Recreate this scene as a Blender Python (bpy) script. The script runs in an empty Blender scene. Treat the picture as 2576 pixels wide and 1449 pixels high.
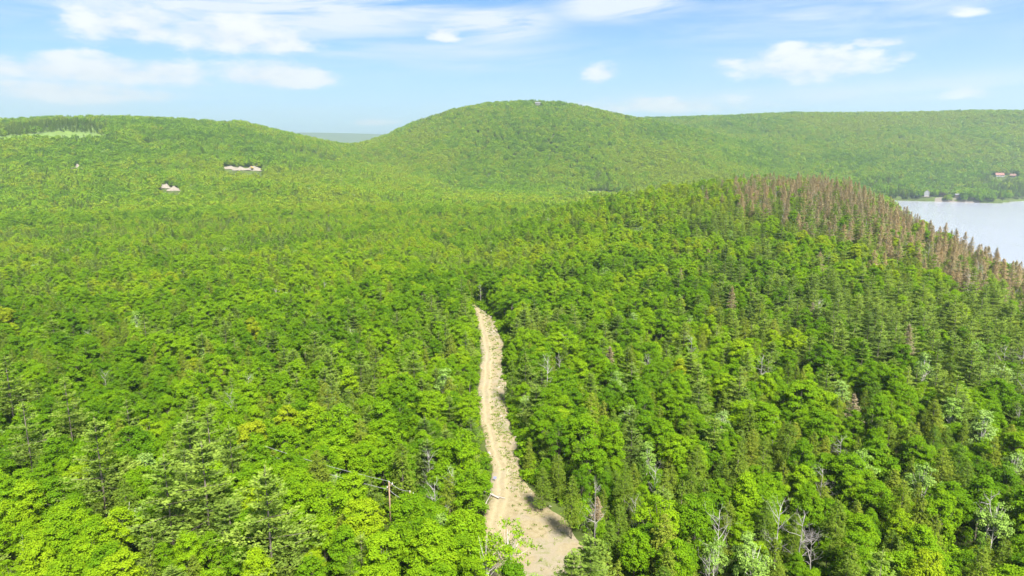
import bpy, math, random
import numpy as np
from mathutils import Vector

rng = np.random.default_rng(11)
random.seed(11)
scene = bpy.context.scene
col = scene.collection

# ------------------------------------------------------------------ camera
CAM_Z, PITCH, F = 90.0, math.radians(11.42), 683.0      # F: focal length in pixels of a 1024 wide frame
cam_d = bpy.data.cameras.new('camera')
cam_d.sensor_width = 36.0
cam_d.lens = 36.0 * F / 1024.0
cam_d.clip_start, cam_d.clip_end = 0.5, 60000.0
cam = bpy.data.objects.new('camera', cam_d)
col.objects.link(cam)
cam.location = (0, 0, CAM_Z)
cam.rotation_euler = (math.pi / 2 - PITCH, 0, 0)
scene.camera = cam

# ------------------------------------------------------------------ render settings
scene.render.engine = 'CYCLES'
cy = scene.cycles
cy.max_bounces, cy.diffuse_bounces, cy.glossy_bounces, cy.transmission_bounces = 6, 4, 2, 4
cy.volume_bounces, cy.transparent_max_bounces = 1, 6
cy.use_adaptive_sampling, cy.adaptive_threshold = True, 0.02
cy.use_denoising = True
cy.denoiser = 'OPENIMAGEDENOISE'
cy.denoising_input_passes = 'RGB_ALBEDO_NORMAL'
cy.denoising_prefilter = 'ACCURATE'
cy.caustics_reflective = cy.caustics_refractive = False
cy.sample_clamp_indirect = 6.0
vs = scene.view_settings
vs.view_transform, vs.look, vs.gamma, vs.exposure = 'Standard', 'None', 1.0, 1.9
vs.use_curve_mapping = False

# ------------------------------------------------------------------ sun and sky
SUN_AZ, SUN_EL = math.radians(154), math.radians(52)     # azimuth clockwise from the view direction
S = Vector((math.sin(SUN_AZ) * math.cos(SUN_EL), math.cos(SUN_AZ) * math.cos(SUN_EL), math.sin(SUN_EL)))
sun_d = bpy.data.lights.new('sun', 'SUN')
sun_d.energy, sun_d.angle, sun_d.color = 5.0, math.radians(12.0), (1.0, 0.96, 0.88)
sun = bpy.data.objects.new('sun', sun_d)
col.objects.link(sun)
sun.location = (200, -200, 500)
sun.rotation_euler = (-S).to_track_quat('-Z', 'Y').to_euler()


class NT:
    """small helper round a node tree"""
    def __init__(self, tree):
        self.t = tree
        self.t.nodes.clear()

    def n(self, kind, **kw):
        x = self.t.nodes.new(kind)
        for k, v in kw.items():
            setattr(x, k, v)
        return x

    def put(self, sock, v):
        if hasattr(v, 'is_output') or isinstance(v, bpy.types.NodeSocket):
            self.t.links.new(v, sock)
        else:
            sock.default_value = v

    def m(self, op, a, b=0.0, c=0.0, clamp=False):
        x = self.n('ShaderNodeMath', operation=op, use_clamp=clamp)
        self.put(x.inputs[0], a)
        self.put(x.inputs[1], b)
        if op in ('MULTIPLY_ADD', 'SMOOTH_MAX', 'COMPARE'):
            self.put(x.inputs[2], c)
        return x.outputs[0]

    def smooth(self, v, lo, hi):
        x = self.n('ShaderNodeMapRange', interpolation_type='SMOOTHSTEP')
        self.put(x.inputs['Value'], v)
        x.inputs['From Min'].default_value, x.inputs['From Max'].default_value = lo, hi
        return x.outputs['Result']

    def xyz(self, a, b, c=0.0):
        x = self.n('ShaderNodeCombineXYZ')
        for i, v in enumerate((a, b, c)):
            self.put(x.inputs[i], v)
        return x.outputs[0]

    def noise(self, vec, scale, detail=4.0, rough=0.55, dist=0.0):
        x = self.n('ShaderNodeTexNoise')
        if vec is not None:
            self.put(x.inputs['Vector'], vec)
        x.inputs['Scale'].default_value = scale
        x.inputs['Detail'].default_value = detail
        x.inputs['Roughness'].default_value = rough
        x.inputs['Distortion'].default_value = dist
        return x.outputs['Fac']

    def mix(self, f, a, b, blend='MIX'):
        x = self.n('ShaderNodeMix', data_type='RGBA', blend_type=blend)
        self.put(x.inputs[0], f)
        for s, v in ((x.inputs[6], a), (x.inputs[7], b)):
            self.put(s, (*v, 1.0) if isinstance(v, tuple) and len(v) == 3 else v)
        return x.outputs[2]

    def ramp(self, f, stops):
        x = self.n('ShaderNodeValToRGB')
        e = x.color_ramp.elements
        while len(e) < len(stops):
            e.new(0.5)
        for q, (p, c) in zip(e, stops):
            q.position, q.color = p, (*c, 1.0)
        self.put(x.inputs[0], f)
        return x.outputs[0]


def pix_dir(px, py):
    """direction of a pixel of the 1024 x 576 frame"""
    u, v = (px - 512.0) / F, (288.0 - py) / F
    d = np.array([u, math.cos(PITCH) + v * math.sin(PITCH), -math.sin(PITCH) + v * math.cos(PITCH)])
    return d / np.linalg.norm(d)


world = bpy.data.worlds.new('World')
scene.world = world
world.use_nodes = True
w = NT(world.node_tree)
sky = w.n('ShaderNodeTexSky', sky_type='NISHITA')
sky.sun_disc = False
sky.sun_elevation, sky.sun_rotation = SUN_EL, SUN_AZ
sky.altitude, sky.air_density, sky.dust_density, sky.ozone_density = 250.0, 1.0, 0.15, 2.0
tc = w.n('ShaderNodeTexCoord')
sep = w.n('ShaderNodeSeparateXYZ')
w.put(sep.inputs[0], tc.outputs['Generated'])
DEG = 57.29578
az0 = w.m('MULTIPLY', w.m('ARCTAN2', sep.outputs[0], sep.outputs[1]), DEG)
el = w.m('MULTIPLY', w.m('ARCSINE', sep.outputs[2]), DEG)
# the cloud field seen in the view goes round the whole sky, mirrored every 84 degrees so that it has no seam
az = w.m('SUBTRACT', w.m('PINGPONG', w.m('ADD', az0, 42.0 + 84 * 4), 84.0), 42.0)
n_wob = w.noise(w.xyz(w.m('MULTIPLY', az0, 0.09), w.m('MULTIPLY', el, 0.22)), 3.0, 8.0, 0.62)
n_big = w.noise(w.xyz(w.m('MULTIPLY', az0, 0.03), w.m('MULTIPLY', el, 0.07), 3.1), 2.0, 3.0, 0.5)
CLOUDS = [(255, 183, 215, 30, 1), (690, 195, 125, 30, 1), (600, 98, 150, 40, 1), (330, 72, 110, 46, .75), (710, 118, 60, 16, .9), (200, 236, 170, 25, .85),
          (1110, 92, 38, 20, .8), (2040, 172, 150, 40, 1), (2010, 132, 70, 18, .9), (2210, 108, 45, 12, .9), (1515, 190, 48, 28, .6), (1665, 268, 185, 22, .85),
          (2420, 32, 40, 12, .7), (2275, 146, 24, 16, .6), (2435, 238, 55, 14, .7), (1840, 160, 45, 22, .45), (950, 310, 60, 9, .5), (2130, 122, 20, 8, .7)]
K = 1024 / 2576.0
fld = None
for (cx, cyy, rx, ry, wt) in CLOUDS:
    d = pix_dir(cx * K, cyy * K)
    a0, e0 = math.degrees(math.atan2(d[0], d[1])), math.degrees(math.asin(d[2]))
    ra, re = 1.22 * math.degrees(rx * K / F), 1.25 * math.degrees(ry * K / F)
    da = w.m('POWER', w.m('ABSOLUTE', w.m('MULTIPLY', w.m('SUBTRACT', az, a0), 1 / ra)), 2.0)
    de = w.m('MULTIPLY', w.m('SUBTRACT', el, e0), 1 / re)
    de = w.m('MAXIMUM', de, w.m('MULTIPLY', de, -1.5))         # flatter below
    g = w.m('SUBTRACT', 1.0, w.m('ADD', da, w.m('POWER', de, 2.0)))
    g = w.m('MAXIMUM', w.m('ADD', g, (wt - 1) * 0.8), -2.0)
    fld = g if fld is None else w.m('MAXIMUM', fld, g)
# clouds carried on overhead, out of view; cover thickened to add fill light
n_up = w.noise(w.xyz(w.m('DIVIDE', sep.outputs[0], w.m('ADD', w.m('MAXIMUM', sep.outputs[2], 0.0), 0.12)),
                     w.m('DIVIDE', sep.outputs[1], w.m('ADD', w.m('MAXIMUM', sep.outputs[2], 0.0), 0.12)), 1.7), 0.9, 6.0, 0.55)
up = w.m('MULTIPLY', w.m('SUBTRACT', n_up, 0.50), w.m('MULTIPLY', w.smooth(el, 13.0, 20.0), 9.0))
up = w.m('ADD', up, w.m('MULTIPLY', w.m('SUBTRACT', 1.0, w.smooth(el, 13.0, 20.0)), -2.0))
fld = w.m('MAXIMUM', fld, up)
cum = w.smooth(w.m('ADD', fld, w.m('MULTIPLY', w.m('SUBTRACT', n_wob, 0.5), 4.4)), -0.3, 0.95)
# high thin cloud
CIR = [(760, 20, 420, 62), (1230, 60, 160, 42), (1570, 12, 170, 34), (330, 20, 150, 40), (1000, 140, 420, 40), (2000, 40, 300, 60), (2200, 230, 500, 26), (200, 205, 330, 40)]
cf = None
for i, (cx, cyy, rx, ry) in enumerate(CIR):
    d = pix_dir(cx * K, cyy * K)
    a0, e0 = math.degrees(math.atan2(d[0], d[1])), math.degrees(math.asin(d[2]))
    ra, re = math.degrees(rx * K / F), math.degrees(ry * K / F)
    da = w.m('POWER', w.m('ABSOLUTE', w.m('MULTIPLY', w.m('SUBTRACT', az, a0), 1 / ra)), 2.0)
    de = w.m('POWER', w.m('ABSOLUTE', w.m('MULTIPLY', w.m('SUBTRACT', w.m('ADD', el, w.m('MULTIPLY', az, -0.02)), e0 - 0.02 * a0), 1 / re)), 2.0)
    g = w.m('MULTIPLY', w.m('EXPONENT', w.m('MULTIPLY', w.m('ADD', da, de), -0.9)), 1.25 if i < 3 else 0.6)
    cf = g if cf is None else w.m('MAXIMUM', cf, g)
n_str = w.noise(w.xyz(w.m('ADD', w.m('MULTIPLY', az0, 0.05), w.m('MULTIPLY', el, 0.09)), w.m('MULTIPLY', w.m('ADD', el, w.m('MULTIPLY', az0, -0.06)), 0.42), 7.7), 1.6, 7.0, 0.62, 0.6)
cir = w.m('MULTIPLY', w.m('ADD', cf, w.m('MULTIPLY', w.smooth(n_big, 0.4, 0.7), 0.25)), w.smooth(n_str, 0.28, 0.68))
cir = w.m('MINIMUM', w.m('MULTIPLY', cir, 1.1), 0.9)
base = w.n('ShaderNodeVectorMath', operation='SCALE')
w.put(base.inputs[0], w.mix(1.0, sky.outputs[0], (0.31, 0.62, 0.88), 'MULTIPLY'))
base.inputs['Scale'].default_value = 0.05
lit = w.mix(w.smooth(n_wob, 0.35, 0.65), (0.262, 0.267, 0.277), (0.30, 0.30, 0.30))
low = w.m('MULTIPLY', w.m('SUBTRACT', 1.0, w.smooth(el, 0.0, 13.0)), 0.62)
veil = w.mix(low, base.outputs[0], (0.245, 0.272, 0.29))
c1 = w.mix(cir, veil, (0.26, 0.272, 0.285))
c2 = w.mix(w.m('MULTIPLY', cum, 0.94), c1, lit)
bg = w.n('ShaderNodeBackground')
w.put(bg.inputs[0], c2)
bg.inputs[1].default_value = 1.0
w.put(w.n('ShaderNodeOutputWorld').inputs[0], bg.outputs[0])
world.cycles.sampling_method = 'MANUAL'
world.cycles.sample_map_resolution = 512


# ------------------------------------------------------------------ helpers
def vnoise(x, y, s, seed=0):
    """smooth value noise, 0..1"""
    x, y = np.asarray(x, float) / s, np.asarray(y, float) / s
    xi, yi = np.floor(x).astype(np.int64), np.floor(y).astype(np.int64)
    fx, fy = x - xi, y - yi
    fx, fy = fx * fx * (3 - 2 * fx), fy * fy * (3 - 2 * fy)

    def h(a, b):
        n = (a * 374761393 + b * 668265263 + seed * 974711) & 0xffffffff
        n = ((n ^ (n >> 13)) * 1274126177) & 0xffffffff
        return ((n ^ (n >> 16)) & 0xffff) / 65535.0
    return (h(xi, yi) * (1 - fx) + h(xi + 1, yi) * fx) * (1 - fy) + (h(xi, yi + 1) * (1 - fx) + h(xi + 1, yi + 1) * fx) * fy


def fbm(x, y, s, seed=0, o=3):
    return sum(vnoise(x, y, s / 2 ** k, seed + k) * 0.5 ** k for k in range(o)) / sum(0.5 ** k for k in range(o))


def sst(v, a, b):
    t = np.clip((np.asarray(v, float) - a) / (b - a), 0, 1)
    return t * t * (3 - 2 * t)


def elev(py):
    """tangent of the elevation angle on the picture's middle column"""
    return np.tan(np.arctan((288.0 - np.asarray(py, float)) / F) - PITCH)


AZ = lambda px: np.degrees(np.arctan((np.asarray(px, float) - 512.0) / (F * math.cos(PITCH) * 1.0)))


def curve(pts):
    p = np.array(pts, float)
    return AZ(p[:, 0]), p[:, 1]


def crest(pts, r, tree):
    """ground height of a ridge line seen at these picture heights from distance r"""
    a, y = curve(pts)
    ct = np.cos(np.radians(a))
    return a, CAM_Z + elev(y) * r * ct - tree


MAIN = crest([(300, 158), (340, 151), (362, 146), (376, 140.5), (390, 135), (417, 122), (457, 108.5), (490, 102), (527, 100), (556, 101), (576, 104.5), (616, 114), (656, 122), (700, 132), (760, 152)], 1900, 12)
RIGHT = crest([(560, 135), (600, 121), (640, 117), (715, 115), (775, 112), (874, 112), (950, 110), (1024, 109.5), (1150, 112), (1300, 118)], 2450, 12)
LEFT = crest([(-260, 128), (-80, 122), (0, 120), (72, 116), (139, 115.5), (199, 118), (238, 121.5), (252, 120), (278, 127), (318, 137), (346, 144.5), (380, 154), (440, 170)], 1750, 12)
NEAR_Y = curve([(420, 285), (470, 254), (517, 227), (560, 208), (596, 197), (640, 189), (700, 181), (740, 178), (800, 178), (840, 183), (870, 197), (893, 210), (920, 224), (960, 244), (1000, 271), (1024, 289), (1100, 350), (1200, 420)])
NEAR_R = curve([(420, 420), (517, 480), (600, 560), (740, 620), (820, 600), (893, 540), (960, 440), (1024, 350), (1100, 290), (1200, 250)])
NEAR_F = curve([(420, 330), (517, 300), (740, 190), (1024, 110), (1200, 100)])
FARS = curve([(860, 1425), (893, 1432), (940, 1440), (988, 1448), (996, 1500), (1010, 1545), (1024, 1560), (1100, 1640), (1300, 1700)])
SHORE = np.array([(-400, 420), (0, 330), (150, 232), (280, 240), (370, 272), (470, 298), (550, 320), (700, 395), (1000, 548), (1300, 690), (1430, 765), (1700, 900)], float)


def terrain(x, y):
    x, y = np.asarray(x, float), np.asarray(y, float)
    r = np.hypot(x, y) + 1e-6
    a = np.degrees(np.arctan2(x, y))
    z = 20 - 8 * sst(y, 300, 560) - 8 * sst(y, 560, 1050) - 5.0 * sst(x, 40, 260) * (1 - sst(r, 300, 500))
    z = z + (fbm(x, y, 90, 3) - 0.5) * 3.0 * sst(r, 60, 200)
    parts = []
    front = sst(np.abs(a), 100, 60)
    for (ax, hz), rk, rf, back, pw in ((MAIN, 1900., 1380., 900., 1.0), (RIGHT, 2450., 1480., 1200., 1.25), (LEFT, 1750., 900., 900., 1.15)):
        h = np.interp(a, ax, hz, left=hz[0] if ax is LEFT[0] else 0, right=hz[-1] if ax is RIGHT[0] else 0)
        h = np.maximum(h, 0)
        wob = (fbm(x, y, 420, 17) - 0.5) * 130
        rr = r + wob * sst(rk - r, 0, 300)
        t = np.clip((rr - rf) / (rk - rf), 0, 1) ** pw
        s = 0.45 * t + 0.55 * t * t * (3 - 2 * t)
        s = np.where(r > rk, 1 - 0.85 * sst(r, rk, rk + back), s)
        k = np.clip(rk - r, 0, 200) / 200
        parts.append(np.maximum(h * s + (fbm(x, y, 170, 29) - 0.5) * 36 * s * k, 0) * front)
    hill = sum(p ** 5 for p in parts) ** 0.2
    z = z + np.maximum(hill - z * sst(hill, 0, 60), 0)
    # the wooded hill by the lake
    yk, rk, rf = np.interp(a, *NEAR_Y), np.interp(a, *NEAR_R), np.interp(a, *NEAR_F)
    ct = np.cos(np.radians(a))
    # picture height -> ground height at that azimuth (exact for a level horizon)
    hk = CAM_Z + elev(yk) * rk * ct - 12
    t = np.clip((r - rf) / (rk - rf), 0, 1)
    s = 0.5 * t + 0.5 * t * t * (3 - 2 * t)
    s = np.where(r > rk, 1 - sst(r, rk, rk + 190 - 110 * sst(a, 20, 31)), s)
    wa = sst(a, AZ(400), AZ(520)) * (1 - sst(a, 50, 75))
    z = z + (hk - z) * s * wa + (fbm(x, y, 70, 41) - 0.5) * 5 * np.clip(s * (1 - s) * 4, 0, 1) * wa
    # low spur on the left with the sand pits behind it
    z = z + 13 * np.exp(-((x + 430 - (y - 1020) * 0.9) / 260) ** 2 - ((y - 1020) / 55) ** 2)
    # far ridge beyond the gap
    far = 268 + 45 * fbm(a, a * 0 + 3, 9, 5) + 14 * np.sin(a * 0.33 + 0.6)
    z = z + np.maximum(far - z, 0) * np.exp(-((r - 9000) / 1200) ** 2) * front
    # lake basin
    lk = sst(x - np.interp(y, SHORE[:, 0], SHORE[:, 1]), -6, 34) * (1 - sst(r - np.interp(a, *FARS), -6, 5)) * sst(y, -300, -200)
    z = np.where(r < 2200, np.maximum(z, 2.2), z)
    return z * (1 - lk) - 5.0 * lk


def proj(x, y, z):
    x, y, z = np.asarray(x, float), np.asarray(y, float), np.asarray(z, float) - CAM_Z
    dep = y * math.cos(PITCH) - z * math.sin(PITCH)
    v = y * math.sin(PITCH) + z * math.cos(PITCH)
    dep = np.where(dep < 1, 1, dep)
    return 512 + F * x / dep, 288 - F * v / dep


def hit(px, py, off=0.0, rmin=70.0, rmax=3000.0):
    """point on the ground such that something `off` metres tall standing there ends at that pixel"""
    d = pix_dir(px, py)
    t = np.linspace(rmin, rmax, 12000)
    z = CAM_Z + d[2] * t - terrain(d[0] * t, d[1] * t) - off
    i = int(np.argmax(z < 0)) if (z < 0).any() else len(t) - 1
    return np.array([d[0] * t[i], d[1] * t[i], float(terrain(d[0] * t[i], d[1] * t[i]))])


def new_mesh(name, v, f, mats, smooth=False, mi=None):
    me = bpy.data.meshes.new(name)
    me.from_pydata([tuple(q) for q in v], [], f)
    for m in mats:
        me.materials.append(m)
    if mi is not None:
        me.polygons.foreach_set('material_index', np.asarray(mi, np.int32))
    if smooth:
        me.polygons.foreach_set('use_smooth', np.ones(len(me.polygons), bool))
    me.update()
    return me


def link(name, data, parent=None, loc=None, rz=0.0, **props):
    o = bpy.data.objects.new(name, data)
    col.objects.link(o)
    o.parent = parent
    if loc is not None:
        o.location = [float(q) for q in loc]
    o.rotation_euler = (0, 0, rz)
    for k, v in props.items():
        o[k] = v
    return o


class MB:
    """collects boxes, tubes and prisms into one mesh"""
    def __init__(self):
        self.v, self.f = [], []

    def add(self, v, f):
        n = len(self.v)
        self.v += [tuple(map(float, q)) for q in v]
        self.f += [tuple(i + n for i in q) for q in f]
        return self

    def box(self, c, s, rz=0.0):
        ca, sa = math.cos(rz), math.sin(rz)
        v = []
        for dz in (-.5, .5):
            for dx, dy in ((-.5, -.5), (.5, -.5), (.5, .5), (-.5, .5)):
                X, Y = dx * s[0], dy * s[1]
                v.append((c[0] + X * ca - Y * sa, c[1] + X * sa + Y * ca, c[2] + dz * s[2]))
        return self.add(v, [(3, 2, 1, 0), (4, 5, 6, 7), (0, 1, 5, 4), (1, 2, 6, 5), (2, 3, 7, 6), (3, 0, 4, 7)])

    def tube(self, pts, rad, n=6, cap=True):
        pts = [np.array(p, float) for p in pts]
        v, f = [], []
        for i, p in enumerate(pts):
            t = pts[min(i + 1, len(pts) - 1)] - pts[max(i - 1, 0)]
            t = t / (np.linalg.norm(t) + 1e-9)
            ref = np.array([1., 0, 0]) if abs(t[0]) < 0.8 else np.array([0, 1., 0])
            a = np.cross(t, ref)
            a /= np.linalg.norm(a)
            b = np.cross(t, a)
            for k in range(n):
                q = 2 * math.pi * k / n
                v.append(p + rad[i] * (math.cos(q) * a + math.sin(q) * b))
        for i in range(len(pts) - 1):
            for k in range(n):
                f.append((i * n + k, i * n + (k + 1) % n, (i + 1) * n + (k + 1) % n, (i + 1) * n + k))
        if cap:
            f.append(tuple(range(n))[::-1])
            f.append(tuple(range((len(pts) - 1) * n, len(pts) * n)))
        return self.add(v, f)

    def gable(self, c, sx, sy, h, ov=0.4):
        """roof prism, ridge along x"""
        x, y = sx / 2 + ov, sy / 2 + ov
        v = [(c[0] - x, c[1] - y, c[2]), (c[0] + x, c[1] - y, c[2]), (c[0] + x, c[1] + y, c[2]), (c[0] - x, c[1] + y, c[2]), (c[0] - x, c[1], c[2] + h), (c[0] + x, c[1], c[2] + h)]
        return self.add(v, [(0, 3, 2, 1), (0, 1, 5, 4), (2, 3, 4, 5), (0, 4, 3), (1, 2, 5)])

    def mesh(self, name, mat, smooth=False):
        return new_mesh(name, self.v, self.f, [mat], smooth)


def material(name):
    m = bpy.data.materials.new(name)
    m.use_nodes = True
    return m, NT(m.node_tree)


def plain(name, c, rough=0.8, var=0.15, scale=2.0, metal=0.0):
    m, t = material(name)
    p = t.n('ShaderNodeBsdfPrincipled')
    g = t.n('ShaderNodeTexCoord')
    n = t.noise(g.outputs['Object'], scale, 4)
    lo, hi = tuple(q * (1 - var) for q in c), tuple(min(1, q * (1 + var)) for q in c)
    t.put(p.inputs['Base Color'], t.mix(n, lo, hi))
    p.inputs['Roughness'].default_value = rough
    p.inputs['Metallic'].default_value = metal
    t.put(t.n('ShaderNodeOutputMaterial').inputs[0], p.outputs[0])
    return m


def leaf_mat(name, stops, trans=0.35, jitter=0.16):
    """foliage: colour by the tree's own tint, slight leaf to leaf variation, light passing through"""
    m, t = material(name)
    a = t.n('ShaderNodeAttribute', attribute_type='INSTANCER', attribute_name='tint')
    c = t.ramp(a.outputs['Fac'], stops)
    lv = t.n('ShaderNodeAttribute', attribute_type='GEOMETRY', attribute_name='leaf_tone')
    hsv = t.n('ShaderNodeHueSaturation')
    t.put(hsv.inputs['Color'], c)
    t.put(hsv.inputs['Hue'], t.m('ADD', 0.5, t.m('MULTIPLY', t.m('SUBTRACT', lv.outputs['Fac'], 0.5), -0.03)))
    t.put(hsv.inputs['Value'], t.m('ADD', 1.0, t.m('MULTIPLY', t.m('SUBTRACT', lv.outputs['Fac'], 0.5), jitter * 2)))
    d, tr, mx = t.n('ShaderNodeBsdfDiffuse'), t.n('ShaderNodeBsdfTranslucent'), t.n('ShaderNodeMixShader')
    t.put(d.inputs[0], hsv.outputs[0])
    t.put(tr.inputs[0], t.mix(1.0, hsv.outputs[0], (1.15, 1.1, 0.6), 'MULTIPLY'))
    mx.inputs[0].default_value = trans
    t.put(mx.inputs[1], d.outputs[0])
    t.put(mx.inputs[2], tr.outputs[0])
    t.put(t.n('ShaderNodeOutputMaterial').inputs[0], mx.outputs[0])
    return m


LEAF = leaf_mat('broad_leaf', [(0.0, (0.085, 0.180, 0.007)), (0.35, (0.135, 0.25, 0.007)), (0.65, (0.185, 0.305, 0.008)), (0.88, (0.235, 0.33, 0.010)), (1.0, (0.24, 0.27, 0.015))], 0.42)
ASPEN = leaf_mat('silver_leaf', [(0.0, (0.16, 0.27, 0.03)), (1.0, (0.215, 0.315, 0.085))], 0.3)
PINE = leaf_mat('pine_needle', [(0.0, (0.12, 0.19, 0.034)), (0.5, (0.18, 0.265, 0.040)), (1.0, (0.235, 0.32, 0.045))], 0.42)
HEML = leaf_mat('hemlock_needle', [(0.0, (0.095, 0.17, 0.018)), (0.6, (0.165, 0.22, 0.022)), (1.0, (0.23, 0.265, 0.03))], 0.42)
BROWN = leaf_mat('withered_needle', [(0.0, (0.26, 0.235, 0.155)), (0.5, (0.335, 0.275, 0.175)), (1.0, (0.40, 0.295, 0.18))], 0.4)
PLUM = leaf_mat('plum_leaf', [(0.0, (0.05, 0.012, 0.03)), (1.0, (0.06, 0.015, 0.035))], 0.2)
BARK = plain('bark', (0.13, 0.105, 0.085), 0.9, 0.35, 6.0)
PALE = plain('pale_bark', (0.42, 0.39, 0.35), 0.9, 0.3, 5.0)
GREYW = plain('dead_wood', (0.24, 0.22, 0.20), 0.9, 0.25, 5.0)

# ------------------------------------------------------------------ ground
def ground_mat():
    m, t = material('forest_floor')
    g = t.n('ShaderNodeNewGeometry')
    n1 = t.noise(g.outputs['Position'], 0.35, 6, 0.6)
    n2 = t.noise(g.outputs['Position'], 0.02, 5, 0.6)
    c = t.ramp(n1, [(0.3, (0.022, 0.030, 0.008)), (0.5, (0.045, 0.065, 0.012)), (0.7, (0.075, 0.07, 0.03))])
    c = t.mix(t.smooth(n2, 0.35, 0.65), c, (0.06, 0.085, 0.016))
    p = t.n('ShaderNodeBsdfPrincipled')
    t.put(p.inputs['Base Color'], c)
    p.inputs['Roughness'].default_value = 1.0
    p.inputs['Specular IOR Level'].default_value = 0.1
    t.put(t.n('ShaderNodeOutputMaterial').inputs[0], p.outputs[0])
    return m


azs = np.radians(np.concatenate([np.linspace(-180, -52, 48, endpoint=False), np.linspace(-52, 52, 300, endpoint=False), np.linspace(52, 180, 48, endpoint=False)]))
rs = np.concatenate([[0.0], np.unique(np.concatenate([np.geomspace(12, 2700, 260), np.linspace(1415, 1600, 50)])), np.geomspace(2800, 15500, 60)])
A, R = np.meshgrid(azs, rs[1:])
X, Y = R * np.sin(A), R * np.cos(A)
Z = terrain(X, Y)
na = len(azs)
verts = np.concatenate([[[0, 0, float(terrain(0, 0))]], np.stack([X, Y, Z], -1).reshape(-1, 3)])
faces = [(0, 1 + (k + 1) % na, 1 + k) for k in range(na)]
for i in range(len(rs) - 2):
    b0, b1 = 1 + i * na, 1 + (i + 1) * na
    faces += [(b0 + k, b0 + (k + 1) % na, b1 + (k + 1) % na, b1 + k) for k in range(na)]
link('terrain', new_mesh('terrain', verts, faces, [ground_mat()], True), kind='structure', label='forest floor of the valley and the surrounding wooded hills')

# water
def water_mat():
    m, t = material('lake_water')
    g = t.n('ShaderNodeNewGeometry')
    mp = t.n('ShaderNodeMapping')
    t.put(mp.inputs[0], g.outputs['Position'])
    mp.inputs['Scale'].default_value = (0.25, 0.6, 1)
    n = t.noise(mp.outputs[0], 1.0, 5, 0.6)
    bp = t.n('ShaderNodeBump')
    bp.inputs['Strength'].default_value = 0.35
    bp.inputs['Distance'].default_value = 0.5
    t.put(bp.inputs['Height'], n)
    p = t.n('ShaderNodeBsdfPrincipled')
    n2 = t.noise(g.outputs['Position'], 0.006, 3)
    t.put(p.inputs['Base Color'], t.mix(n2, (0.215, 0.225, 0.26), (0.24, 0.25, 0.285)))
    p.inputs['Roughness'].default_value = 0.2
    p.inputs['IOR'].default_value = 1.33
    t.put(p.inputs['Normal'], bp.outputs[0])
    t.put(t.n('ShaderNodeOutputMaterial').inputs[0], p.outputs[0])
    return m


lake_v = [(240, -420, 0), (1900, -420, 0), (1900, 1900, 0), (240, 1900, 0)]
link('lake', new_mesh('lake', lake_v, [(0, 1, 2, 3)], [water_mat()]), kind='structure', label='calm pale grey lake behind the wooded hill')

# ------------------------------------------------------------------ dirt track
TR = [(785, 1200, 1222), (800, 1197, 1243), (830, 1201, 1253), (850, 1206, 1265), (900, 1210, 1265), (950, 1206, 1271), (1000, 1202, 1275), (1050, 1201, 1281), (1080, 1211, 1293), (1120, 1220, 1308), (1150, 1230, 1311), (1200, 1238, 1315), (1225, 1232, 1328), (1250, 1224, 1342), (1275, 1220, 1372), (1300, 1216, 1412), (1325, 1210, 1452), (1350, 1206, 1485), (1380, 1210, 1480), (1415, 1220, 1465), (1449, 1230, 1455), (1500, 1240, 1460), (1560, 1245, 1465)]
def pull(px, py):
    return hit(px * K, py * K, 0.0, 60, 900)


Lp, Rp = np.array([pull(l, y) for y, l, r in TR]), np.array([pull(r, y) for y, l, r in TR])
# carry the far end a little way on over the brow
d_end = (Lp[0] + Rp[0] - Lp[1] - Rp[1]) / 2
d_end = d_end / np.linalg.norm(d_end) * 14
Lp, Rp = np.vstack([Lp[0] + d_end + [-3, 0, 0], Lp]), np.vstack([Rp[0] + d_end + [-4, 0, 0], Rp])
yy = np.linspace((Lp[0, 1] + Rp[0, 1]) / 2, (Lp[-1, 1] + Rp[-1, 1]) / 2, 190)
o_ = np.argsort(Lp[:, 1])
lx = np.interp(yy, Lp[o_, 1], Lp[o_, 0])
o_ = np.argsort(Rp[:, 1])
rx = np.interp(yy, Rp[o_, 1], Rp[o_, 0])
ker = np.ones(15) / 15
sm = lambda q: np.convolve(np.pad(q, 7, mode='edge'), ker, 'valid')
lx = sm(lx) + (vnoise(yy, yy * 0, 5, 61) - 0.5) * 0.7 + (vnoise(yy, yy * 0, 1.8, 64) - 0.5) * 0.5
rx = sm(rx) + (vnoise(yy, yy * 0, 5, 62) - 0.5) * 1.6 + (vnoise(yy, yy * 0, 1.8, 65) - 0.5) * 0.9
NU = 40
uu = np.linspace(0, 1, NU)
TX = lx[:, None] + (rx - lx)[:, None] * uu
TY = np.repeat(yy[:, None], NU, 1)
edge = np.minimum(uu, 1 - uu)[None, :]
TZ = terrain(TX, TY) + 0.42 * sst(edge, 0, 0.06) - 0.25 + (fbm(TX, TY, 2.2, 71) - 0.5) * 0.14 + (fbm(TX, TY, 7, 73) - 0.5) * 0.3 + 0.1
# the two wheel ruts run left of the middle
rut_c = lx + 2.9
for off in (-0.85, 0.85):
    TZ = TZ - 0.12 * np.exp(-((TX - (rut_c + off)[:, None]) / 0.38) ** 2)


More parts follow.
